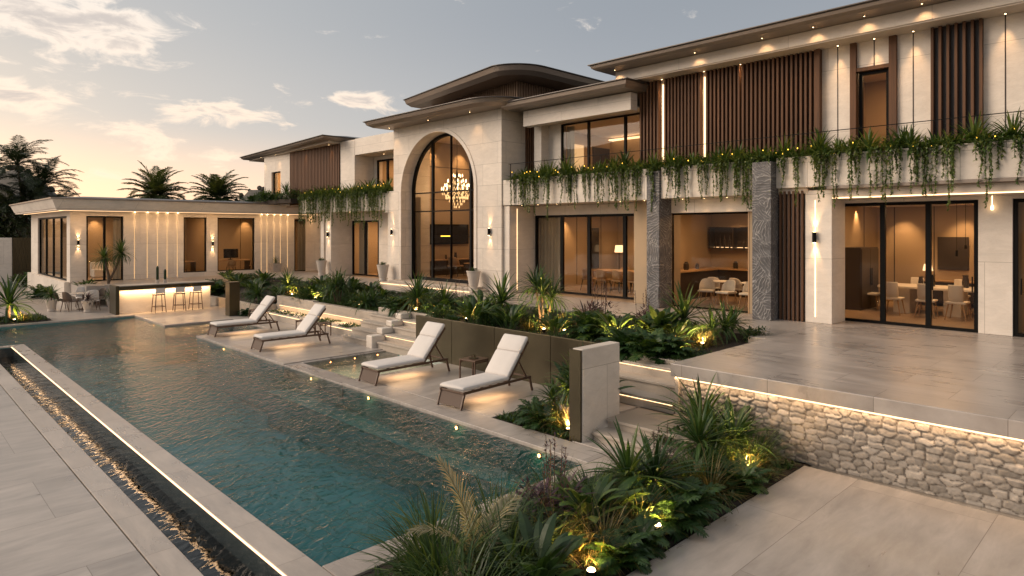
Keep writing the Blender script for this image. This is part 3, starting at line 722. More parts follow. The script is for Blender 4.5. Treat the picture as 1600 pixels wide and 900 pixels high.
opening_x('window', 18.08, 26.5, 28.2, 4.9, 7.0, [27.3], .08)
opening_x('window', 18.12, 25.62, 25.99, 4.9, 7.01, [], .06)
W('soffit', 'soffit', (17.36, 18.3, 24.6, 28.5, 7.2, 7.24), bevel=0)
for y in (25.6, 27.0): downlight(V, 17.7, y, 7.198, e=8, r=.025)
eave('roof', [(15.95, 29.6), (17.0, 42.0), (23, 42.0), (23, 29.6)], 8.0, 8.14, V, .14)
MB().prism([(16.35, 29.9), (17.2, 41.6), (22.6, 41.6), (22.6, 29.9)], 7.9, 7.998).build('soffit', 'soffit', V)
MB().loft([[(16.2, 29.9, 8.24), (17.1, 41.7, 8.24), (22.8, 41.7, 8.24), (22.8, 29.9, 8.24)], [(18.9, 32.6, 8.75), (19.3, 39, 8.75), (20.4, 39, 8.75), (20.4, 32.6, 8.75)]]).build('hip_roof', 'roof', V)
for y in (30.6, 33.4, 36.8, 38.8): downlight(V, 16.75, y, 7.898, (16.98, y, 6), 10, .02)

# ---------- rooms behind the glass
def room(x0, x1, y0, y1, z0, z1, mk='plaster', floor=True):
    t = .06; m = MB()
    m.box(x1, x1+t, y0-t, y1+t, z0, z1).box(x0, x1, y1, y1+t, z0, z1).box(x0, x1, y0-t, y0, z0, z1)
    m.build('room_wall', mk, V); MB().box(x0, x1, y0, y1, z1-.05, z1+.03).build('room_ceiling', 'soffit', V)
    if floor: MB().box(x0, x1, y0, y1, z0-.1, z0+.012).build('room_floor', 'ifloor', V)
def glow(x, y, z, e, sx=1.2, sy=1.2, col=(1., .58, .28)):
    lamp('AREA', 'room_and_fill_lamp', (x, y, z), e*.56, col, sx, (x, y, z-2), sy=sy)
room(18.02, 23.5, 2.66, 7.0, 1.2, 4.3); room(18.02, 22.5, -6, 2.55, 1.2, 4.3)
room(17.6, 22.0, 7.95, 12.1, 1.2, 4.25)
room(18.22, 23.6, 12.2, 17.5, 1.2, 4.3)
room(17.3, 23.0, 17.75, 25.5, 1.34, 7.85)
room(18.3, 22.2, 12.14, 16.84, 4.9, 7.42)
room(18.0, 21.5, Y0-1.2, Y1+1.0, 4.9, 8.0)
room(18.2, 22.0, 27.0, 30.6, 1.2, 4.2); room(18.42, 21, 25.64, 28.3, 4.95, 7.2); room(17.42, 20, 36.2, 38.8, 4.95, 7.4)
for x, y, z, e, sx, sy in ((20.8, 4.8, 4.2, 60, 1.6, 1.6), (20.2, .5, 4.2, 35, 1.5, 1.5), (19.6, 10, 4.15, 50, 1.5, 1.5), (20.8, 15, 4.2, 60, 1.8, 1.8), (20.2, 21.6, 7.7, 120, 2.5, 2.5), (18.9, 9.6, 4.15, 26, .8, 2.), (19.2, 4.6, 4.15, 26, .8, 2.), (19.2, 14.6, 4.15, 22, .8, 2.5),  # narrow ones just behind the glass are added fill for the chairs
        (20.2, 14.4, 7.3, 55, 1.5, 1.5), (19.6, (Y0+Y1)/2, 7.9, 55, 1, 1), (19.4, 28.8, 4.1, 90, .8, 1.2), (19.6, 27, 7.1, 60, 1, 1), (18.6, 37.4, 7.3, 130, .8, .8)): glow(x, y, z, e, sx, sy)
for (x, y, z, s) in ((19.2, 4.0, 4.25, .03), (19.6, 5.8, 4.25, .03), (18.9, 5.2, 4.25, .03), (20.5, 3.3, 4.25, .03), (18.6, 9.2, 4.2, .03), (18.6, 10.2, 4.2, .03), (19.3, 13.6, 4.25, .03), (19.3, 15.4, 4.25, .03)):
    MB().lathe([(s*1.5, 0), (s*1.5, -.01), (s, -.012)], (x, y, z-.001), 10).build('downlight', 'lens', V)
MB().box(21.9, 22.15, 12.3, 16.7, 7.22, 7.27).build('cove_light', 'ledsoft', V)
MB().box(21.0, 22.1, 16.795, 16.83, 4.9, 6.9).build('interior_door', 'dark', V)
MB().box(19.6, 20.4, 16.79, 16.832, 5.3, 6.9).build('interior_window', 'ledpane', V)  # pane's glow is put into its emission colour
for x, y, z, tx, ty in ((21.5, 6.9, 4.2, 21.6, 7.0), (22.9, 6.2, 4.2, 23.5, 6.2), (22.9, 4.6, 4.2, 23.5, 4.6), (22.9, 3.3, 4.2, 23.5, 3.3), (19.2, 6.7, 4.2, 19.2, 7.0), (21.2, 9, 4.2, 22, 9), (21.2, 11, 4.2, 22, 11), (19.4, 11.6, 4.2, 19.4, 12.1), (22.9, 14, 4.2, 23.6, 14), (22.9, 16, 4.2, 23.6, 16), (20, 17.1, 4.2, 20, 17.5),
        (19.4, 25.0, 7.7, 19.4, 25.5), (21.2, 25.0, 7.7, 21.2, 25.5), (22.6, 23, 7.7, 23, 23), (12.2, 42.6, 4.4, 12.2, 43), (15, 42.6, 4.4, 15, 43), (17.5, 42.6, 4.4, 17.5, 43), (9, 42.6, 4.4, 9, 43)):
    lamp('SPOT', 'added_wall_spot', (x, y, z), 58 if z < 7 else 75, (1., .57, .26), .04, (tx, ty, z-1.6), 75, .9)  # spots added to grade the back walls, no fittings of their own
def curtain(x, y0, y1, z0, z1, root=V, along='y'):
    k = int(abs(y1-y0)/.035); a = []; b = []
    for i in range(k+1):
        t = y0+(y1-y0)*i/k; d = .035*math.sin(i*1.3)
        p = (x+d, t) if along == 'y' else (t, x+d); a.append((*p, z0)); b.append((*p, z1))
    m = MB(); m.add(a+b, [(i, i+1, k+2+i, k+1+i) for i in range(k)]); o = m.build('curtain', 'curtain', root, smooth=True)
    return o
curtain(18.35, 16.2, 17.3, 1.25, 4.2); curtain(18.4, 12.3, 12.9, 1.25, 4.2); curtain(18.2, 29.2, 30.1, 1.25, 3.95); curtain(17.55, 37.1, 37.8, 5.1, 6.95)
# panel joints, pictures and curtains that give the rooms depth
m = MB()
for y in (3.2, 4.3, 5.4, 6.5): m.box(23.485, 23.498, y-.012, y+.012, 1.3, 4.24)
for x in (19.0, 22.2): m.box(x-.012, x+.012, 6.985, 6.998, 1.3, 4.24)
for x in (18.8, 19.8, 20.8, 22.4): m.box(x-.012, x+.012, 17.485, 17.498, 1.3, 4.24)
for z in (3.2, 5.0, 6.6): m.box(17.6, 22.9, 25.485, 25.498, z-.012, z+.012)
for x in (18.4, 22.2): m.box(x-.012, x+.012, 25.485, 25.498, 1.4, 7.7)
for x in (12.0, 15.2, 17.2): m.box(x-.012, x+.012, 42.985, 42.998, 1.0, 4.4)
m.build('room_panel_joints', 'dark', V)
curtain(18.3, 2.75, 3.15, 1.25, 4.2); curtain(18.5, 2.1, 2.5, 1.25, 4.2); curtain(17.75, 24.1, 25.3, 1.4, 5.0, V); curtain(18.3, 15.5, 15.9, 4.95, 7.3)
# ---------- sconces
def sconce(loc, d, label):
    """d = outward direction from the wall"""
    t = thing('wall_sconce', label, 'wall lamp', loc, 'wall sconces')
    x, y, z = loc; cx, cy = x+d[0]*.07, y+d[1]*.07
    MB().lathe([(.045, -.13), (.05, -.125), (.05, .125), (.045, .13)], (cx, cy, z), 14).build('body', 'black', t)
    MB().box(min(x, cx)-.001, max(x, cx)+.001, y-.025 if d[0] else min(y, cy), y+.025 if d[0] else max(y, cy), z-.05, z+.05).build('bracket', 'black', t)
    for s in (1, -1):
        MB().lathe([(.036, 0), (.03, s*.006)], (cx, cy, z+s*.131), 12).build('lens', 'lens', t)
        lamp('SPOT', 'sconce_lamp', (cx, cy, z+s*.15), 16, size=.025, to=(x-d[0]*.12, y-d[1]*.12, z+s*1.5), angle=55, blend=.9)
sconce((16.6, ux(616, 16.6)+.12, 3.42), (-1, 0), 'black cylinder lamp on the arch wall left of the arch')
sconce((16.6, ux(766, 16.6), 3.45), (-1, 0), 'black cylinder lamp on the arch wall right of the arch')
sconce((16.8, ux(1274, 16.8), 3.33), (-1, 0), 'black cylinder lamp on the pale pier beside the ground floor slats')
sconce((16.65, 30.45, 3.3), (-1, 0), 'black cylinder lamp on the pier left of the curtained sliding door')
MB().box(16.788, 16.8, ux(1274, 16.8)-.013, ux(1274, 16.8)+.013, 1.35, 4.25).build('led_strip', 'led', V)
def pendant(): 
    t = tag(MB().tube([(17.62, 2.95, 4.26), (17.62, 2.95, 4.05)], .006).lathe([(.02, 0), (.03, -.08), (.02, -.1)], (17.62, 2.95, 4.05)).build('hanging_lamp', 'bulb'), 'tiny glass lamp hanging before the pier between the terrace doors', 'lamp')
pendant()

# ================================================================== PAVILION
P = thing('pool_pavilion', 'single storey stone pavilion with flat projecting roof and lit wall grooves beyond the pool', 'pavilion', (12, 38, .95))
PY, PB, PTp = 38.0, .95, 4.46
def wp(a, b, z0=PB, z1=PTp, mk='wallp', name='wall'): MB().box(a, b, PY, PY+.3, z0, z1).build(name, mk, P, bevel=.008)
X = lambda u: uy(u, PY)
c0 = X(110)-.02
MB().box(c0, X(135), PY-.002, PY+.75, PB, PTp).build('wall', 'wallp', P, bevel=.01)
wp(X(193), X(287)); wp(X(323), X(340)); wp(X(398), X(460)); wp(X(484), 20.2)
MB().box(X(135), 20.2, PY+.002, PY+.298, 4.22, PTp).build('lintel', 'wallp', P)
opening_y('sliding_door', PY+.08, X(135)+.01, X(193)-.01, PB+.01, 4.22, [X(164)], .07, P, [X(164)+.1])
opening_y('window', PY+.08, X(287)+.01, X(323)-.01, PB+.25, 4.22, [], .06, P)
opening_y('window', PY+.08, X(340)+.01, X(398)-.01, PB+.25, 4.22, [], .06, P)
MB().box(X(287), X(323), PY+.01, PY+.29, PB, PB+.25).box(X(340), X(398), PY+.01, PY+.29, PB, PB+.25).build('sill_wall', 'wallp', P)
opening_y('door', PY+.08, X(460)+.01, X(484)-.01, PB+.01, 4.15, [], .09, P, [X(481)])
# grooves with a light at the head of each
for u in (210, 230, 246, 261, 277, 408, 417, 428, 438, 449):
    x = X(u); MB().box(x-.014, x+.014, PY-.012, PY+.004, PB+.05, PTp-.02).build('wall_groove', 'ledpane', P)
    lamp('SPOT', 'groove_lamp', (x, PY-.10, PTp-.05), 22, size=.02, to=(x, PY+.02, 1.2), angle=36, blend=.9)
    MB().lathe([(.035, 0), (.03, -.02)], (x, PY-.09, PTp-.01), 8).build('downlight', 'lens', P)
# left flank (faces the garden)
MB().box(c0, c0+.3, 46.7, 48.9, PB, PTp).build('wall', 'wallp', P, bevel=.01)
MB().box(c0+.004, c0+.296, 38.75, 46.7, 4.22, PTp).build('lintel', 'wallp', P)
opening_x('sliding_door', c0+.08, 38.76, 46.69, PB+.01, 4.22, [40.7, 42.7, 44.7], .09, P)
MB().box(c0+.31, 20.2, 48.6, 48.9, PB, PTp).box(19.9, 20.2, PY+.3, 48.59, PB, PTp).build('wall', 'wallp', P)
pp = [(5.98, 36.75), (5.98, 49.6), (21, 49.6), (21, 36.75)]
MB().prism([(6.2, 36.95), (6.2, 49.4), (20.8, 49.4), (20.8, 36.95)], 4.462, 4.60).build('soffit', 'soffit', P)
MB().loft([[(x+dx*d, y+dy*d, z) for (x, y), (dx, dy) in zip(pp, ((1, 1), (1, -1), (-1, -1), (-1, 1)))] for d, z in ((.18, 4.55), (.0, 4.98))]).build('fascia', 'wallp', P)
MB().prism([(5.93, 36.7), (5.93, 49.65), (21.05, 49.65), (21.05, 36.7)], 4.983, 5.05).build('roof_edge', 'fascia', P)
MB().loft([[(6.1, 36.9, 5.052), (6.1, 49.5, 5.052), (20.9, 49.5, 5.052), (20.9, 36.9, 5.052)], [(7.6, 38.6, 5.2), (7.6, 48, 5.2), (19.5, 48, 5.2), (19.5, 38.6, 5.2)]]).build('roof', 'roof', P)
MB().box(6.35, 20.5, 37.3, 37.33, 4.445, 4.46).box(6.53, 6.56, 37.4, 48.8, 4.445, 4.46).build('led_strip', 'ledsoft', P)
MB().box(6.75, 7.6, 38.4, 47, -.1, .96).box(6.75, 7.0, 47, 49, -.1, .96).build('plinth', 'wallp', P, bevel=.01)
MB().box(19.8, 19.9, 38.3, 48.5, PB, PTp).box(7.5, 19.8, 43.0, 43.06, PB, PTp).box(10.9, 10.96, 38.3, 43, PB, PTp).box(13.9, 13.96, 38.3, 43, PB, PTp).build('room_wall', 'plaster', P)
for x, y, e in ((9.2, 40.3, 60), (12.4, 40.3, 45), (16, 40.3, 60), (9, 47, 60)): glow(x, y, 4.40, e, 1.4, 1.4)
curtain(38.45, X(180), X(192), PB, 4.2, P, 'x'); curtain(38.45, X(470), X(483), PB, 4.2, P, 'x')
sconce((X(122), PY, 2.9), (0, -1), 'small wall lamp on the corner column of the pavilion')
sconce((X(332), PY, 2.75), (0, -1), 'small wall lamp between the two pavilion windows')
lamp('AREA', 'eave_lamp', (13, 37.3, 4.42), 35, (1, .58, .27), 13, (13, 37.6, 1), sy=.1)

# garden wall and bronze gate far left
tag(MB().box(-30, 6.85, 56, 56.3, -.1, 3.0).build('garden_wall', 'wallp', bevel=.02), 'plain pale garden wall at the far left edge', 'wall')
gt = thing('garden_gate', 'tall patterned bronze gate between the garden wall and the pavilion', 'gate', (7.7, 56.2, 0))
MB().box(6.88, 8.7, 56.1, 56.16, 0, 3.0).build('panel', 'bronze', gt)
m = MB()
for i in range(9): m.bar((6.88+.2*i, 56.09, 0), (min(8.7, 6.88+.2*i+.6), 56.09, 3.0), .03, .02)
for i in range(9): m.bar((8.7-.2*i, 56.08, 0), (max(6.88, 8.7-.2*i-.6), 56.08, 3.0), .03, .02)
m.build('lattice', 'bronze', gt)

# ================================================================== FURNITURE
def make_lounger():
    t = thing('sun_lounger', '', 'sun lounger', (0, 0, 0), 'sun loungers on the pool deck')
    # x: foot 0 -> head 2.1, width .7
    m = MB()
    for s in (-1, 1): m.bar((.0, s*.33, .31), (2.05, s*.33, .31), .035, .05)
    for x in (.03, 1.35, 2.03): m.bar((x, -.33, .31), (x, .33, .31), .035, .035)
    for x in (.35, .6, .85, 1.1): m.bar((x, -.33, .32), (x, .33, .32), .05, .014)
    m.build('frame', 'frame', t, bevel=.004)
    for s in (-1, 1):
        MB().bar((-.06, s*.335, 0), (.05, s*.335, .33), .032, .045).build('leg', 'frame', t, bevel=.003)
        MB().bar((2.1, s*.335, 0), (2.0, s*.335, .33), .032, .045).build('leg', 'frame', t, bevel=.003)
    MB().add([(-.045, -.32, .04), (-.045, .32, .04), (.045, .32, .29), (.045, -.32, .29), (-.053, -.32, .043), (-.053, .32, .043), (.037, .32, .293), (.037, -.32, .293)],
             [(0, 1, 2, 3), (7, 6, 5, 4), (0, 4, 5, 1), (1, 5, 6, 2), (2, 6, 7, 3), (3, 7, 4, 0)]).build('foot_sling', 'rubber', t)
    # raised back: rails, prop struts, cushions
    h = Vector((1.33, 0, .37)); d = Vector((math.cos(R(50)), 0, math.sin(R(50)))); nn = Vector((-d.z, 0, d.x)); b = MB()
    e = h+d*.98
    for s in (-1, 1):
        b.bar((h.x, s*.33, h.z-.03), (e.x, s*.33, e.z-.03), .03, .045)
        q = h+d*.5; b.bar((q.x+.02, s*.30, q.z-.04), (1.93, s*.30, .33), .024, .03)
    b.bar((e.x, -.33, e.z-.03), (e.x, .33, e.z-.03), .03, .04); b.build('back_frame', 'frame', t, bevel=.003)
    def pad(A, B_, w, th, name, up):
        A, B_ = Vector(A), Vector(B_); dr = (B_-A).normalized(); k = MB(); rings = []
        L = (B_-A).length
        for tt in (0, .02, .06, .5*L, L-.06, L-.02, L):
            p = A+dr*tt; f = {0: .55, .02: .85}.get(tt, 1.) if tt < .05 else (.55 if tt == L else (.85 if tt == L-.02 else 1.))
            crown = 1.10 if abs(tt-.5*L) < 1e-6 else 1.
            ring = []
            for (yy, zz) in ((-.5, .15), (-.5, .8), (-.46, 1), (-.2, 1.05*crown), (.2, 1.05*crown), (.46, 1), (.5, .8), (.5, .15), (.46, 0), (-.46, 0)):
                q = p+Vector((0, yy*w*(.985 if f < .9 else 1), 0))+up*((zz-.5)*th*f+.5*th); ring.append(tuple(q))
            rings.append(ring)
        k.loft(rings); return k.build(name, 'cushion', t, smooth=True)
    pad((.0, 0, .345), (1.36, 0, .345), .68, .085, 'seat_cushion', Vector((0, 0, 1)))
    pad(h+d*.03, h+d*.62, .68, .085, 'back_cushion', nn); pad(h+d*.625, h+d*1.02, .68, .09, 'head_cushion', nn)
    return t
lg = make_lounger()
LG = [((8.10, 22.5, 0), -2, 'ivory sun lounger farthest from the camera, next to the bar deck water inlet'), ((8.06, 18.9, 0), -3, 'ivory sun lounger on the far deck beside the shallow ledge pool'),
      ((8.16, 13.05, .0), 1, 'ivory sun lounger left of the small table with the glasses on it'), ((8.22, 10.15, 0), 4, 'ivory sun lounger closest to the corner fern bed and white wall end')]
for i, (p, a, lb) in enumerate(LG):
    place(lg, p, R(a), 1., lb, new=i > 0)
    lamp('AREA', 'lounger_glow', (p[0]+1.0, p[1], .24), 3.2, (1, .6, .3), .9, (p[0]+1.0, p[1], 0), sy=.35)
def side_table(loc, label, w=.5, h=.47, rz=0):
    t = thing('side_table', label, 'side table', loc, 'side tables by the loungers'); x, y, z = loc
    MB().box(x-w/2, x+w/2, y-w/2, y+w/2, z+h-.03, z+h).build('table_top', 'frame', t, bevel=.005)
    for a in (-1, 1):
        for b in (-1, 1): MB().bar((x+a*(w/2-.02), y+b*(w/2-.02), z), (x+a*(w/2-.02), y+b*(w/2-.02), z+h-.03), .028, .028).build('leg', 'frame', t)
    m = MB()
    for a in (-1, 1): m.bar((x-w/2+.02, y+a*(w/2-.02), z+h-.06), (x+w/2-.02, y+a*(w/2-.02), z+h-.06), .02, .03)
    m.build('apron', 'frame', t); t.rotation_euler = (0, 0, rz); return t
side_table((10.2, 11.75, 0), 'square brown side table with small glasses between the near loungers', rz=R(8))
side_table((10.5, 20.75, 0), 'square brown side table between the two far loungers')
side_table((10.62, 24.9, 0), 'square brown side table behind the farthest lounger near the bronze pillar')
side_table((10.75, 20.05, 0), 'low brown stool table touching the table between the far loungers', .42, .42)
tr = thing('glass_tray', 'small tray of drinking glasses on the side table between the near loungers', 'tray', (10.2, 11.75, .47), 'tableware')
MB().lathe([(.11, 0), (.12, .015), (.11, .012), (0.001, .01)], (10.2, 11.75, .471), 20).build('tray', 'bronze', tr)
for dx, dy in ((-.04, .02), (.05, .03), (0, -.05)): MB().lathe([(.022, 0), (.03, .08), (.027, .08), (.02, .008)], (10.2+dx, 11.75+dy, .484), 10).build('drinking_glass', 'glass', tr)

# ---- bar
b = thing('pool_bar', 'poolside bar with stone front, dark bronze top and light glowing under the counter lip', 'bar', (9.2, 31.3, 0))
MB().box(7.34, 11.06, 31.05, 31.75, 0, .99).build('bar_front', 'wallp', b, bevel=.008)
MB().box(7.20, 7.335, 30.80, 31.8, 0, 1.19).build('end_panel', 'bronze', b, bevel=.006)
MB().box(7.338, 11.14, 30.74, 31.8, 1.0, 1.16).build('counter', 'bronze', b, bevel=.006)
MB().box(7.338, 11.12, 30.80, 31.78, 1.163, 1.19).build('counter_top', 'step', b, bevel=.004)
MB().box(7.36, 11.05, 31.0, 31.03, .968, .99).build('led_strip', 'led', b)
lamp('AREA', 'bar_lamp', (9.2, 30.95, .985), 26, (1, .6, .28), 3.6, (9.2, 31.0, 0), sy=.05)
def make_stool():
    t = thing('bar_stool', '', 'bar stool', (0, 0, 0), 'bar stools at the poolside bar')
    MB().box(-.2, .2, -.19, .19, .74, .785).build('seat', 'dark', t, bevel=.012)
    for a in (-1, 1):
        for c in (-1, 1): MB().bar((a*.22, c*.21, 0), (a*.17, c*.16, .74), .026, .026).build('leg', 'frame', t)
    m = MB()
    for a in (-1, 1): m.bar((a*.205, -.195, .25), (a*.205, .195, .25), .018, .022); m.bar((-.205, a*.195, .25), (.205, a*.195, .25), .018, .022)
    m.build('footrest', 'frame', t)
    MB().box(-.19, .19, -.20, -.175, .82, 1.04).box(-.17, -.15, -.2, -.18, .76, .84).box(.15, .17, -.2, -.18, .76, .84).build('backrest', 'cushion', t, bevel=.008)
    return t
stl = make_stool()
for i, (x, lb) in enumerate(((8.78, 'white backed bar stool nearest the bronze end of the poolside bar'), (9.6, 'white backed bar stool standing in the middle of three at the poolside bar'), (10.28, 'white backed bar stool closest to the bronze pillar'))):
    place(stl, (x, 30.62, 0), R((4, -6, 3)[i]), 1, lb, new=i > 0)

# ---- chairs
def make_chair(name, seatm, legm, label='', cat='chair', arms=True, h=.82, w=.52):
    t = thing(name, label, cat)
    m = MB(); k = 9; rings = []
    MB().box(-w/2+.03, w/2-.03, -.22, .24, .41, .47).build('seat', seatm, t, bevel=.02)
    # curved shell back, seat faces +y
    for zz, sp, th in ((.43, .92, .02), (.6, 1., .03), (h-.03, .96, .03), (h, .93, .018)):
        top = []
        for i in range(k+1):
            a = R(200+140*i/k) if arms else R(225+90*i/k)
            drop = (abs(i-k/2)/(k/2))**3*(.16 if arms else .0)*(zz-.43)/(h-.43)
            top.append((math.cos(a)*w/2*sp, math.sin(a)*w/2*sp*.95+.02-(zz-.43)*.16, zz-drop))
        inn = [(x*(1-th*2.2), y*(1-th*2.2), z) for x, y, z in top][::-1]
        rings.append(top+inn)
    m.loft(rings); m.build('backrest', seatm, t, smooth=True)
    for a in (-1, 1):
        for c in (-1, 1): MB().tube([(a*(w/2-.02), c*.24, 0), (a*(w/2-.09), c*.18, .42)], [.013, .02], 6).build('leg', legm, t)
    return t
# kitchen: white shells on timber legs
kc = make_chair('dining_chair', 'white', 'tan', h=.80)
KG = 'white chairs behind the kitchen window'
for i, (x, y, a, lb) in enumerate(((18.35, 10.25, 200, 'white tub chair behind the kitchen window, nearest the left stone column'), (18.25, 9.55, 170, 'white tub chair in the middle of the front row behind the kitchen window'),
        (18.3, 8.85, 185, 'white tub chair with rounded arms next to the right stone column'), (19.5, 10.6, 10, 'white chair at the far left of the kitchen tables'), (19.55, 9.85, -5, 'white chair facing out across the middle kitchen table'),
        (19.5, 9.1, 8, 'white chair facing out across the kitchen table on the right'))):
    place(kc, (x, y, 1.212), R(a-90), 1, lb, KG, new=i > 0)
def round_table(loc, r, h, top, leg, label, cat='table', group=None, name='bistro_table'):
    t = thing(name, label, cat, loc, group)
    MB().lathe([(r*.96, h-.03), (r, h-.015), (r*.97, h)], loc, 28).build('table_top', top, t)
    MB().lathe([(r*.5, 0), (r*.48, .02), (.04, .05), (.035, h-.03)], loc, 16).build('pedestal', leg, t); return t
round_table((18.9, 10.05, 1.212), .36, .72, 'white', 'tan', 'small round white table behind the kitchen window, left of two', group='kitchen tables')
round_table((18.9, 9.05, 1.212), .36, .72, 'white', 'tan', 'small round white table behind the kitchen window, right of two', group='kitchen tables')
kt = thing('kitchen_counter', 'dark kitchen counter with glowing pale worktop along the back of the kitchen', 'counter', (21.5, 10, 1.2))
MB().box(21.3, 21.98, 7.97, 12.05, 1.215, 2.12).box(18.2, 21.29, 11.45, 12.05, 1.215, 2.12).build('cabinet', 'dark', kt)
MB().box(21.24, 21.98, 7.97, 12.06, 2.122, 2.17).box(18.15, 21.235, 11.4, 12.06, 2.122, 2.17).build('worktop', 'tan', kt)
sh = thing('wall_cabinet', 'dark open wall cabinet holding bottles above the kitchen counter', 'cabinet', (21.85, 11, 2.9))
MB().box(21.95, 21.99, 10.1, 12.0, 2.85, 3.62).box(21.62, 21.95, 10.1, 10.14, 2.85, 3.62).box(21.62, 21.95, 11.96, 12.0, 2.85, 3.62).box(21.62, 21.95, 10.14, 11.96, 2.85, 2.88).box(21.62, 21.95, 10.14, 11.96, 3.59, 3.62).box(21.62, 21.95, 11.05, 11.08, 2.88, 3.59).build('carcass', 'dark', sh)
MB().box(21.9, 21.94, 10.16, 11.94, 2.885, 2.9).build('led_strip', 'ledsoft', sh)
bot = tag(MB().lathe([(.035, 0), (.038, .02), (.038, .2), (.014, .26), (.014, .33), (.017, .34)], (0, 0, 0), 10).build('bottle', 'dark'), 'dark bottle standing in the open kitchen cabinet', 'bottle', 'bottles in the kitchen cabinet')
for i, y in enumerate((10.35, 10.55, 10.72, 11.25, 11.45, 11.62, 11.8)): place(bot, (21.75, y, 2.881), 0, (.9, .9, rng.uniform(.8, 1.5)), new=i > 0)
jar = tag(MB().lathe([(.06, 0), (.075, .04), (.07, .16), (.04, .19), (.045, .21)], (0, 0, 0), 12).build('jar', 'dark'), 'dark jar on the kitchen worktop', 'jar', 'jars on the kitchen worktop')
for i, (x, y, s) in enumerate(((18.6, 11.7, 1), (19.6, 11.7, 1.3), (20.4, 11.75, .9), (21.5, 10.9, 1.2), (21.5, 9.8, 1.4), (21.5, 9.2, 1), (21.5, 8.6, 1.2))): place(jar, (x, y, 2.171), 0, s, new=i > 0)

# right dining room
dt = thing('dining_table', 'pale rectangular dining table laid behind the large terrace doors', 'table', (20.9, 4.95, 1.2))
MB().box(20.3, 21.5, 3.75, 6.05, 1.90, 1.96).build('table_top', 'white', dt, bevel=.01)
MB().box(20.5, 21.3, 4.1, 4.5, 1.213, 1.9).box(20.5, 21.3, 5.3, 5.7, 1.213, 1.9).build('table_base', 'white', dt)
uc = make_chair('dining_chair', 'white', 'tan', h=.90, arms=False, w=.5)
DG = 'chairs around the pale dining table'
for i, (x, y, a, lb) in enumerate(((19.95, 5.55, 0, 'pale chair with its back to the left terrace door'), (19.9, 4.75, 3, 'pale high backed chair with its back to the middle terrace door'), (19.9, 4.05, -2, 'pale chair with its back to the right terrace door'),
        (20.9, 6.4, -88, 'pale chair at the left end of the dining table'), (20.85, 3.4, 92, 'pale chair at the right end of the dining table'), (21.85, 5.5, 180, 'pale chair on the far left side of the dining table'), (21.85, 4.4, 182, 'pale chair on the far right side of the dining table'))):
    place(uc, (x, y, 1.212), R(a-90), 1, lb, DG, new=i > 0)
cb = thing('tall_cabinet', 'tall dark glossy cabinet against the left wall of the terrace dining room', 'cabinet', (21, 6.8, 1.2))
MB().box(20.2, 21.7, 6.45, 6.97, 1.213, 3.0).build('carcass', 'dark', cb)
MB().box(20.22, 20.94, 6.425, 6.449, 1.28, 2.96).box(20.96, 21.68, 6.425, 6.449, 1.28, 2.96).build('cabinet_door', 'dark', cb, bevel=.004)
MB().box(20.88, 20.9, 6.39, 6.41, 1.9, 2.4).box(21.0, 21.02, 6.39, 6.41, 1.9, 2.4).build('handle', 'black', cb)
vz = tag(MB().lathe([(.05, 0), (.06, .1), (.045, .2), (.05, .24)], (0, 0, 0), 12).build('vase', 'dark'), '', 'vase', 'vases on the dining table')
for i, (x, y, s, lb) in enumerate(((20.8, 5.1, 1.1, 'dark vase near the middle of the pale dining table'), (20.9, 4.85, 1.3, 'dark vase beside the door post view, middle of the dining table'), (21.0, 4.1, 1.4, 'dark vase near the right end of the dining table'))): place(vz, (x, y, 1.961), 0, s, lb, new=i > 0)
pl_ = thing('pendant_lamp', 'thin black pendant rods hanging over the pale dining table', 'lamp', (21.0, 4.5, 3.0))
MB().tube([(21, 4.3, 4.25), (21, 4.3, 2.95)], .006).tube([(21, 4.1, 4.25), (21, 4.1, 3.1)], .006).build('cord', 'black', pl_)
MB().lathe([(.03, 0), (.03, .16)], (21, 4.3, 2.8), 10).lathe([(.03, 0), (.03, .1)], (21, 4.1, 3.0), 10).build('shade', 'black', pl_)
# living-dining room in the middle
d2 = thing('dining_table', 'long timber dining table behind the four panel glass doors', 'table', (20.6, 15, 1.2))
MB().box(20.1, 21.1, 13.7, 16.3, 1.91, 1.96).build('table_top', 'tan', d2, bevel=.008)
for x in (20.2, 21.0):
    for y in (13.85, 16.15): MB().box(x-.03, x+.03, y-.03, y+.03, 1.213, 1.91).build('leg', 'tan', d2)
wc = make_chair('dining_chair', 'tan', 'dark', h=.84)
WG = 'timber chairs round the long table'
for i, (x, y, a, lb) in enumerate(((19.65, 15.9, 0, 'brown chair at the near left of the long timber table'), (19.6, 15.2, 4, 'brown chair second along the near side of the long timber table'), (19.65, 14.5, -4, 'brown chair third along the near side of the long timber table'), (19.62, 13.9, 2, 'brown chair at the near right of the long timber table'),
        (21.5, 15.7, 180, 'brown chair at the far left of the long timber table'), (21.5, 14.9, 180, 'brown chair at the middle of the far side of the long timber table'), (21.5, 14.1, 180, 'brown chair at the far right of the long timber table'))):
    place(wc, (x, y, 1.212), R(a-90), 1, lb, WG, new=i > 0)
tag(MB().box(23.2, 23.55, 13.2, 14.6, 1.215, 3.6).build('bookcase', 'dark'), 'dark tall bookcase behind the long timber table', 'bookcase')
tag(MB().box(21.5, 22.2, 17.44, 17.49, 1.9, 3.6).build('wall_mirror', 'screen'), 'dark tall mirror on the end wall of the long dining room', 'mirror')
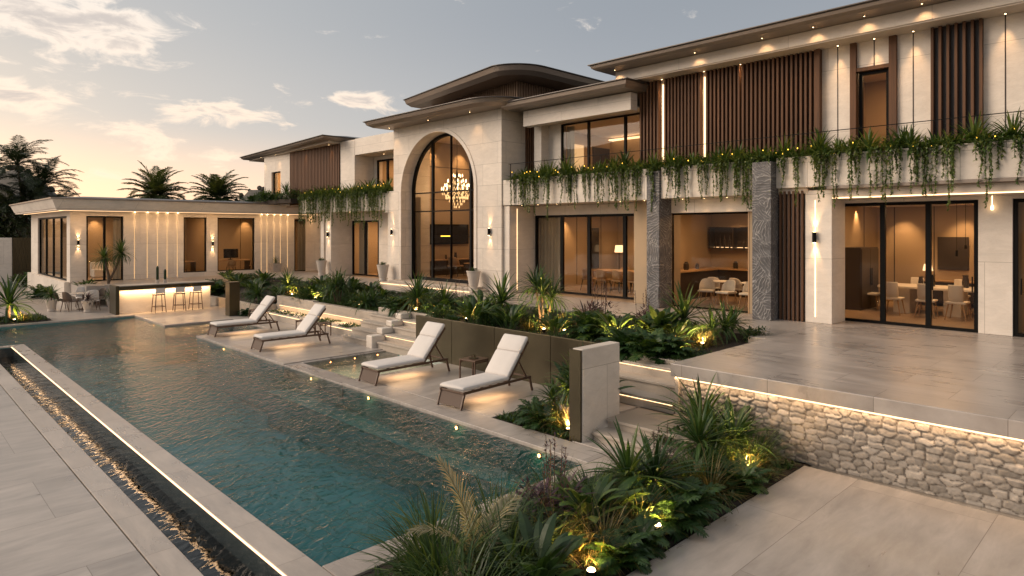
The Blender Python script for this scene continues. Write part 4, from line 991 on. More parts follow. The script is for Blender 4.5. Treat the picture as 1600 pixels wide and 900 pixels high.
# arched hall
ch = thing('chandelier', 'glowing tiered crystal chandelier hanging behind the arched window', 'chandelier', (19.0, 23.05, 5.3))
cx, cy, cz = 19.0, 23.05, 5.25
MB().tube([(cx, cy, 7.8), (cx, cy, 6.1)], .012).lathe([(.05, 0), (.08, -.05), (.03, -.12)], (cx, cy, 7.84)).build('chain', 'bronze', ch)
MB().lathe([(.02, .9), (.05, .7), (.04, .45), (.09, .25), (.05, .05), (.12, -.1), (.06, -.3), (.02, -.5)], (cx, cy, cz), 14).build('stem', 'bronze', ch)
arm = MB(); bl = MB(); dr = MB()
for r_, zz, k in ((.56, .05, 18), (.44, .2, 12), (.34, .38, 10), (.2, .6, 6)):
    for i in range(k):
        a = 6.283*i/k+r_; c_, s_ = math.cos(a), math.sin(a)
        arm.tube([(cx+c_*.06, cy+s_*.06, cz+zz-.05), (cx+c_*r_*.6, cy+s_*r_*.6, cz+zz-.16), (cx+c_*r_, cy+s_*r_, cz+zz)], .009, 5)
        bl.lathe([(.008, 0), (.017, .04), (.017, .08), (.004, .14)], (cx+c_*r_, cy+s_*r_, cz+zz+.01), 7)
        for q in range(3):
            aa = a+.12*q; rr = r_*(.95-.22*q); dr.lathe([(.003, .05), (.02, .0), (.003, -.05)], (cx+math.cos(aa)*rr, cy+math.sin(aa)*rr, cz+zz-.14-.07*q), 5)
for zz, rr in ((-.25, .4), (-.38, .28), (-.5, .18), (-.62, .1)):
    for i in range(int(rr*50)): a = 6.283*i/int(rr*50); dr.lathe([(.003, .06), (.02, .0), (.003, -.06)], (cx+math.cos(a)*rr, cy+math.sin(a)*rr, cz+zz), 5)
ch.scale = (1.25, 1.25, 1.1); arm.build('arms', 'bronze', ch); bl.build('candle_bulbs', 'bulb', ch); dr.build('crystal_drops', 'crystal', ch)
lamp('POINT', 'chandelier_lamp', (cx, cy, cz+.1), 60, size=.3)
tv = thing('wall_fireplace', 'long black framed wall panel with a small glow, seen through the arched window', 'wall panel', (20.3, 25.4, 3.3))
MB().box(19.0, 21.7, 25.40, 25.47, 2.82, 3.8).build('frame', 'black', tv); MB().box(19.06, 21.64, 25.385, 25.399, 2.88, 3.74).build('screen', 'screen', tv)
MB().box(19.9, 20.5, 25.375, 25.384, 3.2, 3.24).build('ember_glow', 'amber', tv)
cn = thing('console', 'long dark sideboard with ornaments below the wall panel in the arched hall', 'sideboard', (20.3, 25.1, 1.35))
MB().box(18.6, 22.6, 24.85, 25.45, 1.356, 2.05).build('carcass', 'dark', cn); MB().box(18.55, 22.65, 24.8, 25.46, 2.052, 2.10).build('top', 'tan', cn)
for i, (x, s, lb) in enumerate(((18.9, 1.2, 'squat dark vase at the left end of the hall sideboard'), (20.0, .9, 'small dark vase second along the hall sideboard'), (20.6, 1.3, 'larger dark vase in the middle of the hall sideboard'), (21.6, 1.1, 'dark vase at the right end of the hall sideboard'))): place(vz, (x, 25.1, 2.101), 0, s, lb, 'vases on the hall sideboard')
for i, (x, y, a, lb) in enumerate(((19.6, 23.9, 20, 'brown armchair on the left of the hall table'), (21.4, 23.8, 150, 'brown armchair on the right of the hall table'))): place(wc, (x, y, 1.353), R(a-90), (1.25, 1.25, 1.1), lb, 'armchairs in the arched hall')
round_table((20.5, 23.6, 1.353), .5, .6, 'tan', 'dark', 'low round timber table in the arched hall', name='hall_table')
# pavilion interior: desks, chair, monitor
for (x0, x1, lb) in ((13.98, 16.3, 'desk with a monitor behind the wide pavilion window'), (11.2, 13.2, 'pale counter behind the narrow pavilion window')):
    q = thing('desk', lb, 'desk', ((x0+x1)/2, 39.6, .95)); MB().box(x0, x1, 39.2, 40.0, 1.70, 1.75).build('desk_top', 'tan', q)
    for x in (x0+.05, x1-.05): MB().box(x-.03, x+.03, 39.25, 39.95, .952, 1.70).build('leg', 'dark', q)
mo = thing('monitor', 'black computer monitor on the desk in the pavilion', 'monitor', (15.3, 39.7, 1.75))
MB().box(14.9, 15.75, 39.7, 39.74, 1.86, 2.4).build('screen', 'screen', mo); MB().box(15.2, 15.4, 39.68, 39.85, 1.751, 1.77).box(15.28, 15.33, 39.74, 39.77, 1.77, 1.95).build('stand', 'black', mo)
for x, y, lb in ((15.0, 38.85, 'brown chair at the desk with the monitor'), (16.4, 38.9, 'brown chair right of the pavilion desk'), (12.3, 38.9, 'brown chair at the counter behind the narrow pavilion window')): place(wc, (x, y, .952), 0, 1, lb, 'chairs inside the pavilion')
sf = thing('sofa', 'pale sofa behind the corner pavilion door', 'sofa', (9.4, 41.5, .95))
MB().box(8.6, 10.4, 41.2, 42.0, .952, 1.38).build('seat', 'cushion', sf, bevel=.05); MB().box(8.6, 10.4, 41.95, 42.2, 1.0, 1.75).build('backrest', 'cushion', sf, bevel=.05)
# patio dining set
pt = round_table((6.72, 34.2, 0), .55, .72, 'step', 'frame', 'round outdoor table on the patio left of the bar', name='patio_table')
oc = make_chair('patio_chair', 'rubber', 'frame', h=.86, w=.56)
uco = make_chair('patio_chair', 'cushion', 'frame', h=.92, w=.6)
PG = 'chairs round the patio table'
for i, (x, y, a, lb) in enumerate(((5.95, 34.6, 0, 'dark patio chair on the far left of the patio table'), (6.15, 33.75, 25, 'dark patio chair on the near left of the patio table'), (7.4, 34.6, 200, 'dark patio chair closest to the bronze bar end'))): place(oc, (x, y, 0), R(a-90), 1, lb, PG, new=i > 0)
for i, (x, y, a, lb) in enumerate(((6.85, 33.35, 95, 'pale upholstered patio chair with its back to the pool'), (6.9, 35.1, 265, 'pale upholstered patio chair on the pavilion side of the table'))): place(uco, (x, y, 0), R(a-90), 1, lb, PG, new=i > 0)
# pots
def make_pot():
    return MB().lathe([(.15, 0), (.17, .02), (.15, .2), (.17, .22), (.26, .72), (.275, .74), (.275, .78), (.245, .78), (.235, .7)], (0, 0, 0), 24).build('planter_pot', 'pot', smooth=False)
pot = tag(make_pot(), '', 'pot', 'tall stone pots along the villa')
POTS = [((16.22, 24.82, 1.2), 'tall tapered stone pot left of the arch by the black wall lamp'), ((16.22, 19.05-.35, 1.2), 'tall tapered stone pot on the right side of the arch'), ((16.28, 30.5, 1.2), 'tall stone pot before the pier left of the curtained doors')]
for i, (p, lb) in enumerate(POTS): place(pot, p, 0, 1, lb, new=i > 0)
sq = tag(MB().loft([[(a*s, b*s, z) for a, b in ((-1, -1), (1, -1), (1, 1), (-1, 1))] for s, z in ((.2, 0), (.27, .6), (.235, .6), (.22, .5))]).build('planter_pot', 'pot', bevel=.01), 'square grey stone planter against the lit grooves of the pavilion', 'pot')
sq.location = (uy(431, 37.5), 37.5, .95)

pic = tag(MB().box(23.44, 23.49, 4.5, 5.3, 2.3, 3.3).build('framed_picture', 'dark'), 'dark framed picture on the back wall of the terrace dining room', 'picture')
sb = thing('sideboard', 'low dark sideboard against the back wall of the terrace dining room', 'sideboard', (23.2, 4.6, 1.2))
MB().box(22.95, 23.42, 3.4, 5.8, 1.35, 1.95).build('carcass', 'dark', sb); MB().box(22.92, 23.43, 3.36, 5.84, 1.952, 1.985).build('top', 'tan', sb)
for y in (3.5, 5.7): MB().box(23.0, 23.38, y-.03, y+.03, 1.213, 1.35).build('leg', 'dark', sb)
def table_lamp(loc, label):
    t = thing('table_lamp', label, 'lamp', loc); x, y, z = loc
    MB().lathe([(.07, 0), (.08, .02), (.03, .06), (.05, .18), (.015, .3)], loc, 12).build('base', 'dark', t); MB().lathe([(.14, .28), (.1, .48)], loc, 16).build('lamp_shade', 'ledsoft', t)
table_lamp((23.2, 5.5, 1.986), 'lit table lamp on the sideboard of the terrace dining room'); table_lamp((22.2, 25.1, 2.101), 'lit table lamp at the right end of the hall sideboard')
fl = thing('floor_lamp', 'lit floor lamp in the corner of the long dining room', 'lamp', (22.9, 16.9, 1.2))
MB().lathe([(.15, 0), (.15, .02), (.015, .03), (.012, 1.4)], (22.9, 16.9, 1.213), 14).build('stand', 'black', fl); MB().lathe([(.2, 1.35), (.16, 1.65)], (22.9, 16.9, 1.213), 18).build('lamp_shade', 'ledsoft', fl)

# ================================================================== PLANTS
def prof_w(t, kind):
    if kind == 'strap': return min(1., .45+t*2.2)*(1-t**2.6)**.8
    if kind == 'grass': return (1-t)**.6
    return math.sin(math.pi*min(1, max(0, .06+t*.94)))**.8          # broad
def blade(mb, base, az, el, L, w, droop, seg=5, mi=0, tone=.5, kind='strap', fold=.25, side=0.):
    p = Vector(base); th = el; ds = L/seg; rows = []
    ca, sa = math.cos(az), math.sin(az)
    for i in range(seg+1):
        t = i/seg; d = Vector((math.cos(th)*ca, math.cos(th)*sa, math.sin(th))); s = Vector((-sa, ca, 0)); n = s.cross(d)
        ww = w*.5*prof_w(t, kind)
        if fold: rows.append((p+s*ww+n*(-fold*ww)*-1, p-n*0, p-s*ww+n*(fold*ww)))
        else: rows.append((p+s*ww, p-s*ww))
        az2 = side*ds/L; ca, sa = math.cos(az+side*t), math.sin(az+side*t)
        p = p+d*ds; th = el-droop*((i+1)/seg)**1.25
    k = 3 if fold else 2; v = [tuple(q) for r in rows[:-1] for q in r]+[tuple(rows[-1][1] if fold else (rows[-1][0]+rows[-1][1])/2)]
    f = []
    for i in range(seg-1):
        for j in range(k-1): f.append((i*k+j, i*k+j+1, (i+1)*k+j+1, (i+1)*k+j))
    e = (seg-1)*k
    for j in range(k-1): f.append((e+j, e+j+1, len(v)-1))
    mb.add(v, f, mi, tone)
def rosette(mb, c, n, L, w, e0=R(88), e1=R(5), droop=(.5, 1.3), r=random, mi=0, kind='strap', seg=5, fold=.25, t0=.1, t1=.9, br=.03):
    for i in range(n):
        u = (i+r.random())/n; az = i*2.39996+r.uniform(-.3, .3); el = e0+(e1-e0)*u**.9+r.uniform(-.12, .12)
        l = L*r.uniform(.72, 1.08)*(1-.18*abs(u-.5)); 
        blade(mb, (c[0]+math.cos(az)*br*u, c[1]+math.sin(az)*br*u, c[2]+r.uniform(-.02, .02)), az, el, l, w*r.uniform(.8, 1.15), r.uniform(*droop)*(.5+u*.7), seg, mi, t0+(t1-t0)*r.random()*(1.1-.4*u), kind, fold, r.uniform(-.25, .25))
def frond(mb, base, az, el, L, droop, nl, ll, lw, r, mi=0, smi=0, tone=.5, seg=8, vee=.5, lift=.2, thick=.012):
    """feather frond: arching midrib with narrow leaflets either side"""
    p = Vector(base); th = el; ds = L/seg; P = []
    for i in range(seg+1):
        P.append((p.copy(), th)); p = p+Vector((math.cos(th)*math.cos(az), math.cos(th)*math.sin(az), math.sin(th)))*ds; th = el-droop*((i+1)/seg)**1.3
    mb.tube([tuple(q[0]) for q in P], [thick*(1-.8*i/seg) for i in range(seg+1)], 4, smi, .55)
    s = Vector((-math.sin(az), math.cos(az), 0))
    for i in range(nl):
        t = .12+.88*(i+.5)/nl; q = t*seg; k = min(seg-1, int(q)); fr = q-k
        c = P[k][0].lerp(P[k+1][0], fr); th = P[k][1]*(1-fr)+P[k+1][1]*fr
        d = Vector((math.cos(th)*math.cos(az), math.cos(th)*math.sin(az), math.sin(th))); n = s.cross(d)*-1; n = Vector((0, 0, 1)) if n.length < .1 else n
        if n.z < 0: n = -n
        l = ll*math.sin(math.pi*(.18+.78*t))**.7*r.uniform(.85, 1.1)
        for sg in (1, -1):
            dr = (s*sg*(1-.35*t)+d*(vee+.5*t)+n*(lift+r.uniform(-.12, .12))).normalized()
            a = c; b = c+dr*l*.5; e = c+dr*l+Vector((0, 0, -l*r.uniform(.12, .35)))
            wv = d*lw*.5
            mb.add([tuple(a-wv*.5), tuple(a+wv*.5), tuple(b+wv), tuple(b-wv), tuple(e)], [(0, 1, 2, 3), (3, 2, 4)], mi, tone+r.uniform(-.25, .25))
def strap_plant(seed, n=70, L=.75, w=.05, stem=.25, heads=1, mk='leaf', name='strap_leaf_plant', t0=.05, t1=.85):
    r = random.Random(seed); m = MB()
    for k in range(heads):
        a = 6.283*k/heads+r.random(); off = 0 if heads == 1 else .16*L/.75
        c = (math.cos(a)*off, math.sin(a)*off, stem*r.uniform(.8, 1.25))
        m.tube([(c[0]*.2, c[1]*.2, -.05), (c[0]*.6, c[1]*.6, c[2]*.5), c], [.03, .025, .02], 6, 1, .4)
        rosette(m, c, n, L, w, R(86), R(-25), (.6, 1.5), r, 0, 'strap', 6, .3, t0, t1, .04)
    return m.build(name, [mk, 'trunk'], tone=True)
def palm_plant(seed, n=48, L=.62, stem=.55, name='garden_palm'):
    r = random.Random(seed); m = MB()
    for k in range(4):
        a = 1.57*k+r.random(); c = (math.cos(a)*.16, math.sin(a)*.16, stem*r.uniform(.75, 1.15))
        m.tube([(c[0]*.25, c[1]*.25, -.05), (c[0]*.6, c[1]*.6, c[2]*.5), c], [.028, .022, .016], 6, 1, .7)
        rosette(m, c, n, L, .036, R(88), R(-32), (.7, 1.7), r, 0, 'strap', 6, .25, .1, .9, .04)
    return m.build(name, ['leaf', 'trunk'], tone=True)
def grass_plant(seed, n=150, L=.62, w=.014, name='grass_tuft', mk='grass', plumes=0, spread=.10, e1=20, droop=(.7, 1.9)):
    r = random.Random(seed); m = MB()
    for i in range(n):
        az = r.uniform(0, 6.283); rad = spread*math.sqrt(r.random()); el = R(r.uniform(e1, 89))
        blade(m, (math.cos(az)*rad, math.sin(az)*rad, -.02), az+r.uniform(-.5, .5), el, L*r.uniform(.55, 1.1), w*r.uniform(.7, 1.3), r.uniform(*droop), 5, 0, r.random(), 'grass', 0, r.uniform(-.5, .5))
    for i in range(plumes):
        az = r.uniform(0, 6.283); l = L*r.uniform(1.1, 1.5); el = R(r.uniform(62, 86)); P = []; p = Vector((0, 0, 0)); th = el
        for k in range(7): P.append(tuple(p)); p = p+Vector((math.cos(th)*math.cos(az), math.cos(th)*math.sin(az), math.sin(th)))*l/7; th -= .09
        m.tube(P, .004, 4, 1, .4)
        for q in range(60):
            f = r.uniform(4.2, 6.); k = int(f); c = Vector(P[k]).lerp(Vector(P[min(6, k+1)]), f-k)
            blade(m, tuple(c), r.uniform(0, 6.28), R(r.uniform(20, 75)), .05, .012, .3, 2, 1, r.random(), 'grass', 0)
    return m.build(name, [mk, 'plume'], tone=True)
def fern_plant(seed, n=22, L=.5, name='low_fern'):
    r = random.Random(seed); m = MB()
    for i in range(n):
        u = (i+.5)/n; frond(m, (0, 0, 0), i*2.4+r.uniform(-.3, .3), R(78-62*u), L*r.uniform(.7, 1.1), r.uniform(.9, 1.6), 13, .16*L/.5, .045, r, 0, 0, r.uniform(.15, .8), 6, .3, .15, .006)
    return m.build(name, 'fern', tone=True)
def bush_plant(seed, rad=.36, n=620, ls=.085, name='leafy_bush', mk='fern', squash=.8, lw=.45, spikes=0):
    r = random.Random(seed); m = MB()
    lob = [(Vector((r.uniform(-.55, .55), r.uniform(-.55, .55), r.uniform(.25, .75)))*rad, rad*r.uniform(.42, .68)) for _ in range(8)]
    for i in range(n):
        c, q = r.choice(lob); d = Vector((r.gauss(0, 1), r.gauss(0, 1), r.gauss(.25, 1))).normalized(); p = c+d*q*r.uniform(.45, 1.1); p.z = max(.01, p.z*squash)
        blade(m, tuple(p), math.atan2(d.y, d.x)+r.uniform(-.7, .7), math.asin(max(-1, min(1, d.z)))*.6+r.uniform(-.3, .5), ls*r.uniform(.7, 1.4), ls*lw, r.uniform(.2, 1.), 3, 0, r.random(), 'broad', 0)
    for i in range(14): c, q = r.choice(lob); m.tube([(0, 0, -.03), tuple(c*.5), tuple(c)], [.012, .008, .003], 4, 1, .3)
    for i in range(spikes):
        a = r.uniform(0, 6.283); b = Vector((math.cos(a), math.sin(a), 0))*rad*r.uniform(.1, .7); hgt = rad*r.uniform(1.7, 2.6); top = b*1.25+Vector((0, 0, hgt))
        m.tube([tuple(b), tuple(top)], [.006, .003], 4, 1, .4)
        for k in range(26):
            t = r.uniform(.58, 1.); q = b.lerp(top, t); blade(m, tuple(q), r.uniform(0, 6.28), R(r.uniform(10, 60)), .04, .018, .3, 2, 2, r.random(), 'broad', 0)
    return m.build(name, [mk, 'trunk', 'purple'], tone=True)
def broad_plant(seed, n=26, L=.55, w=.17, stem=.45, name='broad_leaf_plant', mk='leaf'):
    r = random.Random(seed); m = MB()
    for i in range(n):
        az = r.uniform(0, 6.283); rad = r.uniform(0, .14); el = R(r.uniform(50, 88)); l = stem*r.uniform(.6, 1.3)
        b = Vector((math.cos(az)*rad, math.sin(az)*rad, -.02)); e = b+Vector((math.cos(el)*math.cos(az), math.cos(el)*math.sin(az), math.sin(el)))*l
        m.tube([tuple(b), tuple(e)], [.009, .006], 4, 0, .6); blade(m, tuple(e), az, el*.8, L*r.uniform(.7, 1.1), w*r.uniform(.8, 1.1), r.uniform(.7, 1.5), 6, 0, r.random()*.9, 'broad', .3)
    return m.build(name, mk, tone=True)
def trailer(seed, strands=10, ros=52, L=.50, fall=(.35, .95), name='trailing_planter_plant', lush=1.):
    """spiky head with leafy strands that hang over the parapet edge (edge at x = -.33)"""
    r = random.Random(seed); m = MB()
    rosette(m, (0, 0, .10), ros, L, .045, R(88), R(0), (.6, 1.6), r, 0, 'strap', 5, .25, .1, .9, .06)
    for i in range(int(150*lush)):
        y = r.uniform(-.42, .42); blade(m, (r.uniform(-.3, .12), y, r.uniform(.0, .12)), r.uniform(1.2, 5.1), R(r.uniform(10, 80)), r.uniform(.2, .44), .034, r.uniform(.8, 2.2), 4, 0, r.random(), 'strap', .2)
    for s in range(strands):
        y = r.uniform(-.42, .42); f = r.uniform(*fall)*(1 if r.random() < .8 else 1.3); x = -.31-r.uniform(0, .07); P = [(-.05, y*.7, .10), (-.17, y*.9, .20+r.uniform(-.04, .05)), (x, y, .15)]
        k = int(f/.07); yy = y
        for q in range(1, k+1): yy += r.uniform(-.012, .012); P.append((x+r.uniform(-.008, .008)-.01*math.sin(q*.7), yy, .15-q*.07))
        m.tube(P, .004, 4, 0, .35)
        for q in range(len(P)-1):
            a, b = Vector(P[q]), Vector(P[q+1])
            for e in range(7 if q > 1 else 4):
                c = a.lerp(b, r.random()); sz = r.uniform(.05, .085)*(1.15 if q < 5 else .85)
                blade(m, tuple(c), r.uniform(0, 6.283), R(r.uniform(-75, 25)), sz, sz*.5, r.uniform(.1, .8), 2, 1, r.random()*.9+.1, 'broad', 0)
    return m.build(name, ['lush', 'vine'], tone=True)

PR = {'strap': [strap_plant(1), strap_plant(2, 60, .8, .055, .3), strap_plant(3, 46, .66, .05, .22, 2)], 'palm': [palm_plant(4), palm_plant(5, 42, .58, .7)],
      'grass': [grass_plant(6), grass_plant(7, 130, .55), grass_plant(8, 150, .66)], 'fern': [fern_plant(9), fern_plant(10, 26, .42)],
      'bush': [bush_plant(11), bush_plant(12, .42, 700), bush_plant(13, .3, 460)], 'purple': [bush_plant(14, .36, 460, .10, 'purple_bush', 'purple', .9, .3, 7), strap_plant(15, 52, .6, .045, .12, 1, 'purple', 'purple_strap_plant')],
      'broad': [broad_plant(16), broad_plant(17, 30, .45, .14, .35)], 'spiky': [strap_plant(18, 80, .62, .022, .15, 1, 'leaf', 'spiky_plant')],
      'big': [grass_plant(20, 420, 1.02, .020, 'tall_grass', 'leaf', 0, .22, 20), grass_plant(21, 340, .85, .026, 'tall_grass', 'leaf', 0, .22, 18)]}
used = set()
def plant(kind, var, loc, sc, label, group, cat=None, rz=None):
    src = PR[kind][var % len(PR[kind])]; new = src.name in used; used.add(src.name)
    o = place(src, loc, rng.uniform(0, 6.28) if rz is None else rz, sc, None, None, new=new)
    tag(o, label, cat or {'strap': 'plant', 'palm': 'palm', 'grass': 'grass', 'fern': 'fern', 'bush': 'bush', 'purple': 'bush', 'broad': 'plant', 'spiky': 'plant', 'big': 'grass'}[kind], group); return o
def on_bed(u, v):
    z = .95
    for _ in range(6): p = pz(u, v, z); z = bed_z(p[0], p[1])
    x = max(p[0], bed_front(p[1])+.22); return (min(x, 14.2), p[1], bed_z(x, p[1]))
SPOTN = [0]
def spot(loc, label, e=26, tilt=(0, 0), group='garden uplights', ang=110, s=1.):
    t = thing('garden_spotlight', label, 'spotlight', loc, group); x, y, z = loc
    MB().tube([(x, y, z-.05), (x, y, z+.03)], .008).lathe([(.03*s, 0), (.042*s, .01), (.045*s, .08*s), (.038*s, .085*s)], (x, y, z+.02), 12).build('housing', 'black', t)
    MB().lathe([(.037*s, .0), (.03*s, .014), (.012*s, .02)], (x, y, z+.02+.084*s), 12).build('lens', 'lens', t)
    lamp('SPOT', 'uplight', (x, y, z+.16), e*2.2, (1., .60, .25), .03, (x+.30*s, y+.27*s, z+.55), 150, .6)
    if group == 'garden uplights': plant('grass', SPOTN[0], (x+.30*s, y+.27*s, z), .9, 'lit grass tuft by the '+label, 'grass tufts at the uplights'); SPOTN[0] += 1
# ---- long garden bed between steps and villa; u, v = foot of the plant in the photograph
BG = 'plants in the long garden bed'
bed = [('fern', 0, 338, 462, 1.6, 'big fern beside the right end of the poolside bar'), ('strap', 0, 392, 466, 1.15, 'spiky strap leaf plant right behind the bronze pillar'), ('bush', 1, 385, 476, 1.1, 'round dark bush at the foot of the bronze pillar planting'),
    ('strap', 1, 440, 462, 1.15, 'strap leaf plant between the two leftmost garden uplights'), ('grass', 0, 464, 468, 1.0, 'glowing grass tuft next to the second uplight from the bar'), ('grass', 1, 418, 467, .9, 'short glowing grass tuft behind the first uplight from the bar'),
    ('bush', 0, 487, 470, 1.1, 'low round bush left of the tallest lit garden palm'), ('palm', 0, 524, 476, 1.25, 'tall feathery palm lit from below above the far loungers'), ('purple', 1, 482, 456, 1.0, 'dark purple strap plant behind the low bush'), ('bush', 2, 505, 488, 1.1, 'little round bush at the kerb below the lit palm'),
    ('bush', 1, 552, 482, 1.1, 'wide round bush right of the tall lit palm'), ('broad', 1, 548, 470, 1.0, 'broad leaved plant behind the wide round bush'), ('fern', 1, 580, 490, 1.4, 'low fern before the uplit grass, left of the garden steps'), ('strap', 2, 572, 482, 1.0, 'double headed strap plant between the tall palm and the steps'),
    ('grass', 2, 592, 490, .95, 'uplit grass tuft just above the twin steps'), ('strap', 1, 612, 494, 1.3, 'large strap leaf plant above the cheek of the twin steps'), ('grass', 0, 638, 490, 1.05, 'bright glowing grass tuft left of the bronze wall end'), ('fern', 0, 628, 503, 1.3, 'low fern at the kerb beside the bronze wall end'), ('bush', 2, 655, 486, 1.1, 'small bush behind the left end of the bronze wall'),
    ('purple', 0, 720, 484, 1.1, 'purple flowering bush behind the bronze wall, left half'), ('strap', 0, 694, 490, 1.15, 'strap leaf plant behind the left end of the bronze wall'), ('grass', 1, 735, 498, 1.0, 'glowing grass tuft rising over the bronze wall'), ('broad', 0, 752, 500, .8, 'broad leaved plant over the middle of the bronze wall'), ('strap', 1, 784, 500, 1.35, 'big dark strap plant behind the middle of the bronze wall'),
    ('fern', 1, 770, 505, 1.3, 'fern peeping over the middle of the bronze wall'), ('bush', 0, 812, 506, 1.0, 'round bush between the big strap plant and the lit palm'), ('palm', 1, 850, 513, 1.35, 'uplit feathery palm with bare stems behind the bronze wall'), ('grass', 2, 885, 514, 1.0, 'glowing grass tuft right of the palm with bare stems'), ('grass', 0, 826, 516, .8, 'thin grass tuft left of the palm with bare stems'),
    ('purple', 0, 936, 504, 1.3, 'tall purple flowering bush above the white wall end'), ('purple', 1, 915, 512, 1.2, 'purple strap plant above the white wall end'), ('fern', 0, 925, 525, 1.5, 'dark fern just over the white wall end'), ('grass', 1, 974, 535, 1.0, 'bright glowing grass tuft above the terrace steps'), ('bush', 1, 1000, 530, 1.0, 'dark bush right of the brightest grass above the steps'),
    ('purple', 0, 1010, 512, 1.1, 'purple bush by the walkway before the kitchen window'), ('broad', 1, 1030, 535, 1.0, 'broad leaved plant left of the large spiky terrace plant'), ('strap', 1, 1068, 530, 1.25, 'large spiky strap plant before the kitchen window'), ('strap', 2, 1122, 532, 1.15, 'double headed strap plant by the terrace edge'), ('grass', 2, 1100, 543, .9, 'glowing arching grass tuft by the terrace edge'),
    ('fern', 1, 975, 556, 1.5, 'low fern at the left of the kerb above the terrace steps'), ('fern', 0, 1010, 562, 1.3, 'low fern in the middle of the kerb above the terrace steps'), ('fern', 1, 1040, 560, 1.3, 'low fern touching the corner of the terrace'), ('grass', 0, 1060, 548, .7, 'short glowing tuft at the last uplight before the terrace'), ('strap', 0, 1145, 524, .85, 'small strap plant in the tip of the bed by the terrace')]
for k, vr, u, v, sc, lb in bed: plant(k, vr, on_bed(u, v), sc*(1.0 if k in ('grass', 'palm') else (1.0 if k in ('strap', 'purple') else 1.25)), lb, BG)
fr_ = random.Random(8)
for i in range(84):                                                   # low filler growing between the named plants
    y = 6.5+(35.5-6.5)*(i+fr_.random())/84; a = bed_front(y); x = a+.3+(14.0-a-.3)*fr_.random()
    plant(('bush', 'fern', 'bush', 'broad')[i % 4], i, (x, y, bed_z(x, y)), fr_.uniform(.8, 1.15), ('low dark bush filling a gap in the long garden bed', 'low dark fern filling a gap in the long garden bed', 'low dark bush filling a gap in the long garden bed', 'low leafy plant filling a gap in the long garden bed')[i % 4], 'filler %s of the long garden bed' % ('bushes', 'ferns', 'bushes', 'leafy plants')[i % 4])
for u, v, lb, e in ((418, 468, 'first garden uplight right of the bronze pillar', 30), (456, 474, 'second garden uplight right of the bronze pillar', 34), (530, 485, 'uplight at the foot of the tall lit palm', 50), (592, 496, 'uplight left of the large strap plant over the twin steps', 30), (634, 499, 'uplight nearest the left end of the bronze wall', 45),
        (731, 503, 'uplight glowing over the left half of the bronze wall', 36), (851, 520, 'uplight under the palm with bare stems', 40), (883, 522, 'uplight right of the palm with bare stems', 34), (978, 541, 'brightest uplight above the terrace steps', 40), (1062, 555, 'uplight close to the terrace corner', 34), (1098, 543, 'uplight inside the bed near the terrace edge', 30), (340, 458, 'uplight beside the bar end fern', 26)):
    p = on_bed(u, v); spot((p[0]-.05, p[1]-.02, p[2]), lb, e, (.25, .1))
def cover(name, label, pts_fn, n, hmin, hmax, mk='fern', group=None):
    m = MB(); r = random.Random(hash(label) % 1000 if False else len(label))
    for i in range(n):
        x, y, z = pts_fn(r); 
        for q in range(7):
            blade(m, (x+r.uniform(-.03, .03), y+r.uniform(-.03, .03), z-.01), r.uniform(0, 6.283), R(r.uniform(15, 80)), r.uniform(hmin, hmax), .024, r.uniform(.4, 1.6), 3, 0, r.random(), 'broad', 0)
    o = m.build(name, mk, tone=True); o['kind'] = 'stuff'; o['label'] = label; o['category'] = 'ground cover'; return o
def bedpt(ya, yb, w):
    def f(r):
        y = r.uniform(ya, yb); x = bed_front(y)+.03+abs(r.gauss(0, w)); x = min(x, 14.3); return (x, y, bed_z(x, y)+.02)
    return f
cover('ground_cover', 'dark green ground cover along the kerb of the long garden bed', lambda r: bedpt(*((6.4, 8.0, .5) if r.random() < .2 else ((15, 26.2, .5) if r.random() < .6 else (8, 36, 2.2))))(r), 4600, .07, .17)
# ---- ledge and step planting
cover('ledge_cover', 'small mossy green cushions on the low ledges beside the far loungers', lambda r: (r.uniform(11.3, 11.95), r.choice((r.uniform(19.2, 20.2), r.uniform(20.9, 22), r.uniform(23, 25.8))), .26), 260, .05, .12)
plant('bush', 2, (11.25, 15.35, .0), .75, 'small bright bush at the left foot of the bronze wall', 'plants by the pool deck')
plant('fern', 1, (11.0, 26.9, .0), 1.0, 'fern behind the bronze pillar base', 'plants by the pool deck')
plant('bush', 0, (10.95, 28.3, 0), .9, 'round bush beside the bronze pillar on the bar deck', 'plants by the pool deck')
# ---- corner bed by the white wall end
CG = 'plants in the corner fern bed'
for k, vr, x, y, sc, lb in (('palm', 1, 9.35, 7.75, 1.15, 'feathery palm in the corner bed against the white wall end'), ('broad', 0, 9.55, 7.9, 1.25, 'tall broad leaved plant in the corner bed'), ('grass', 2, 8.78, 7.5, 1.25, 'glowing grass tuft beside the corner bed uplight'), ('grass', 0, 8.95, 7.95, 1.2, 'green arching grass in the middle of the corner bed'),
        ('fern', 0, 8.6, 8.05, 1.1, 'low fern at the front of the corner bed'), ('fern', 1, 8.95, 8.55, 1.1, 'low fern near the tip of the corner bed'), ('strap', 2, 9.6, 8.5, .9, 'strap leaf plant at the back of the corner bed')):
    plant(k, vr, (x, y, -.02), sc, lb, CG)
spot((8.60, 7.42, -.02), 'bright uplight in the corner bed by the bronze cladding', 40, (.3, .1))
cover('corner_cover', 'dark ground cover filling the triangular corner bed', lambda r: (8.36+abs(r.gauss(0, .55)) if True else 0, r.uniform(7.3, 8.98), -.01), 330, .06, .15)
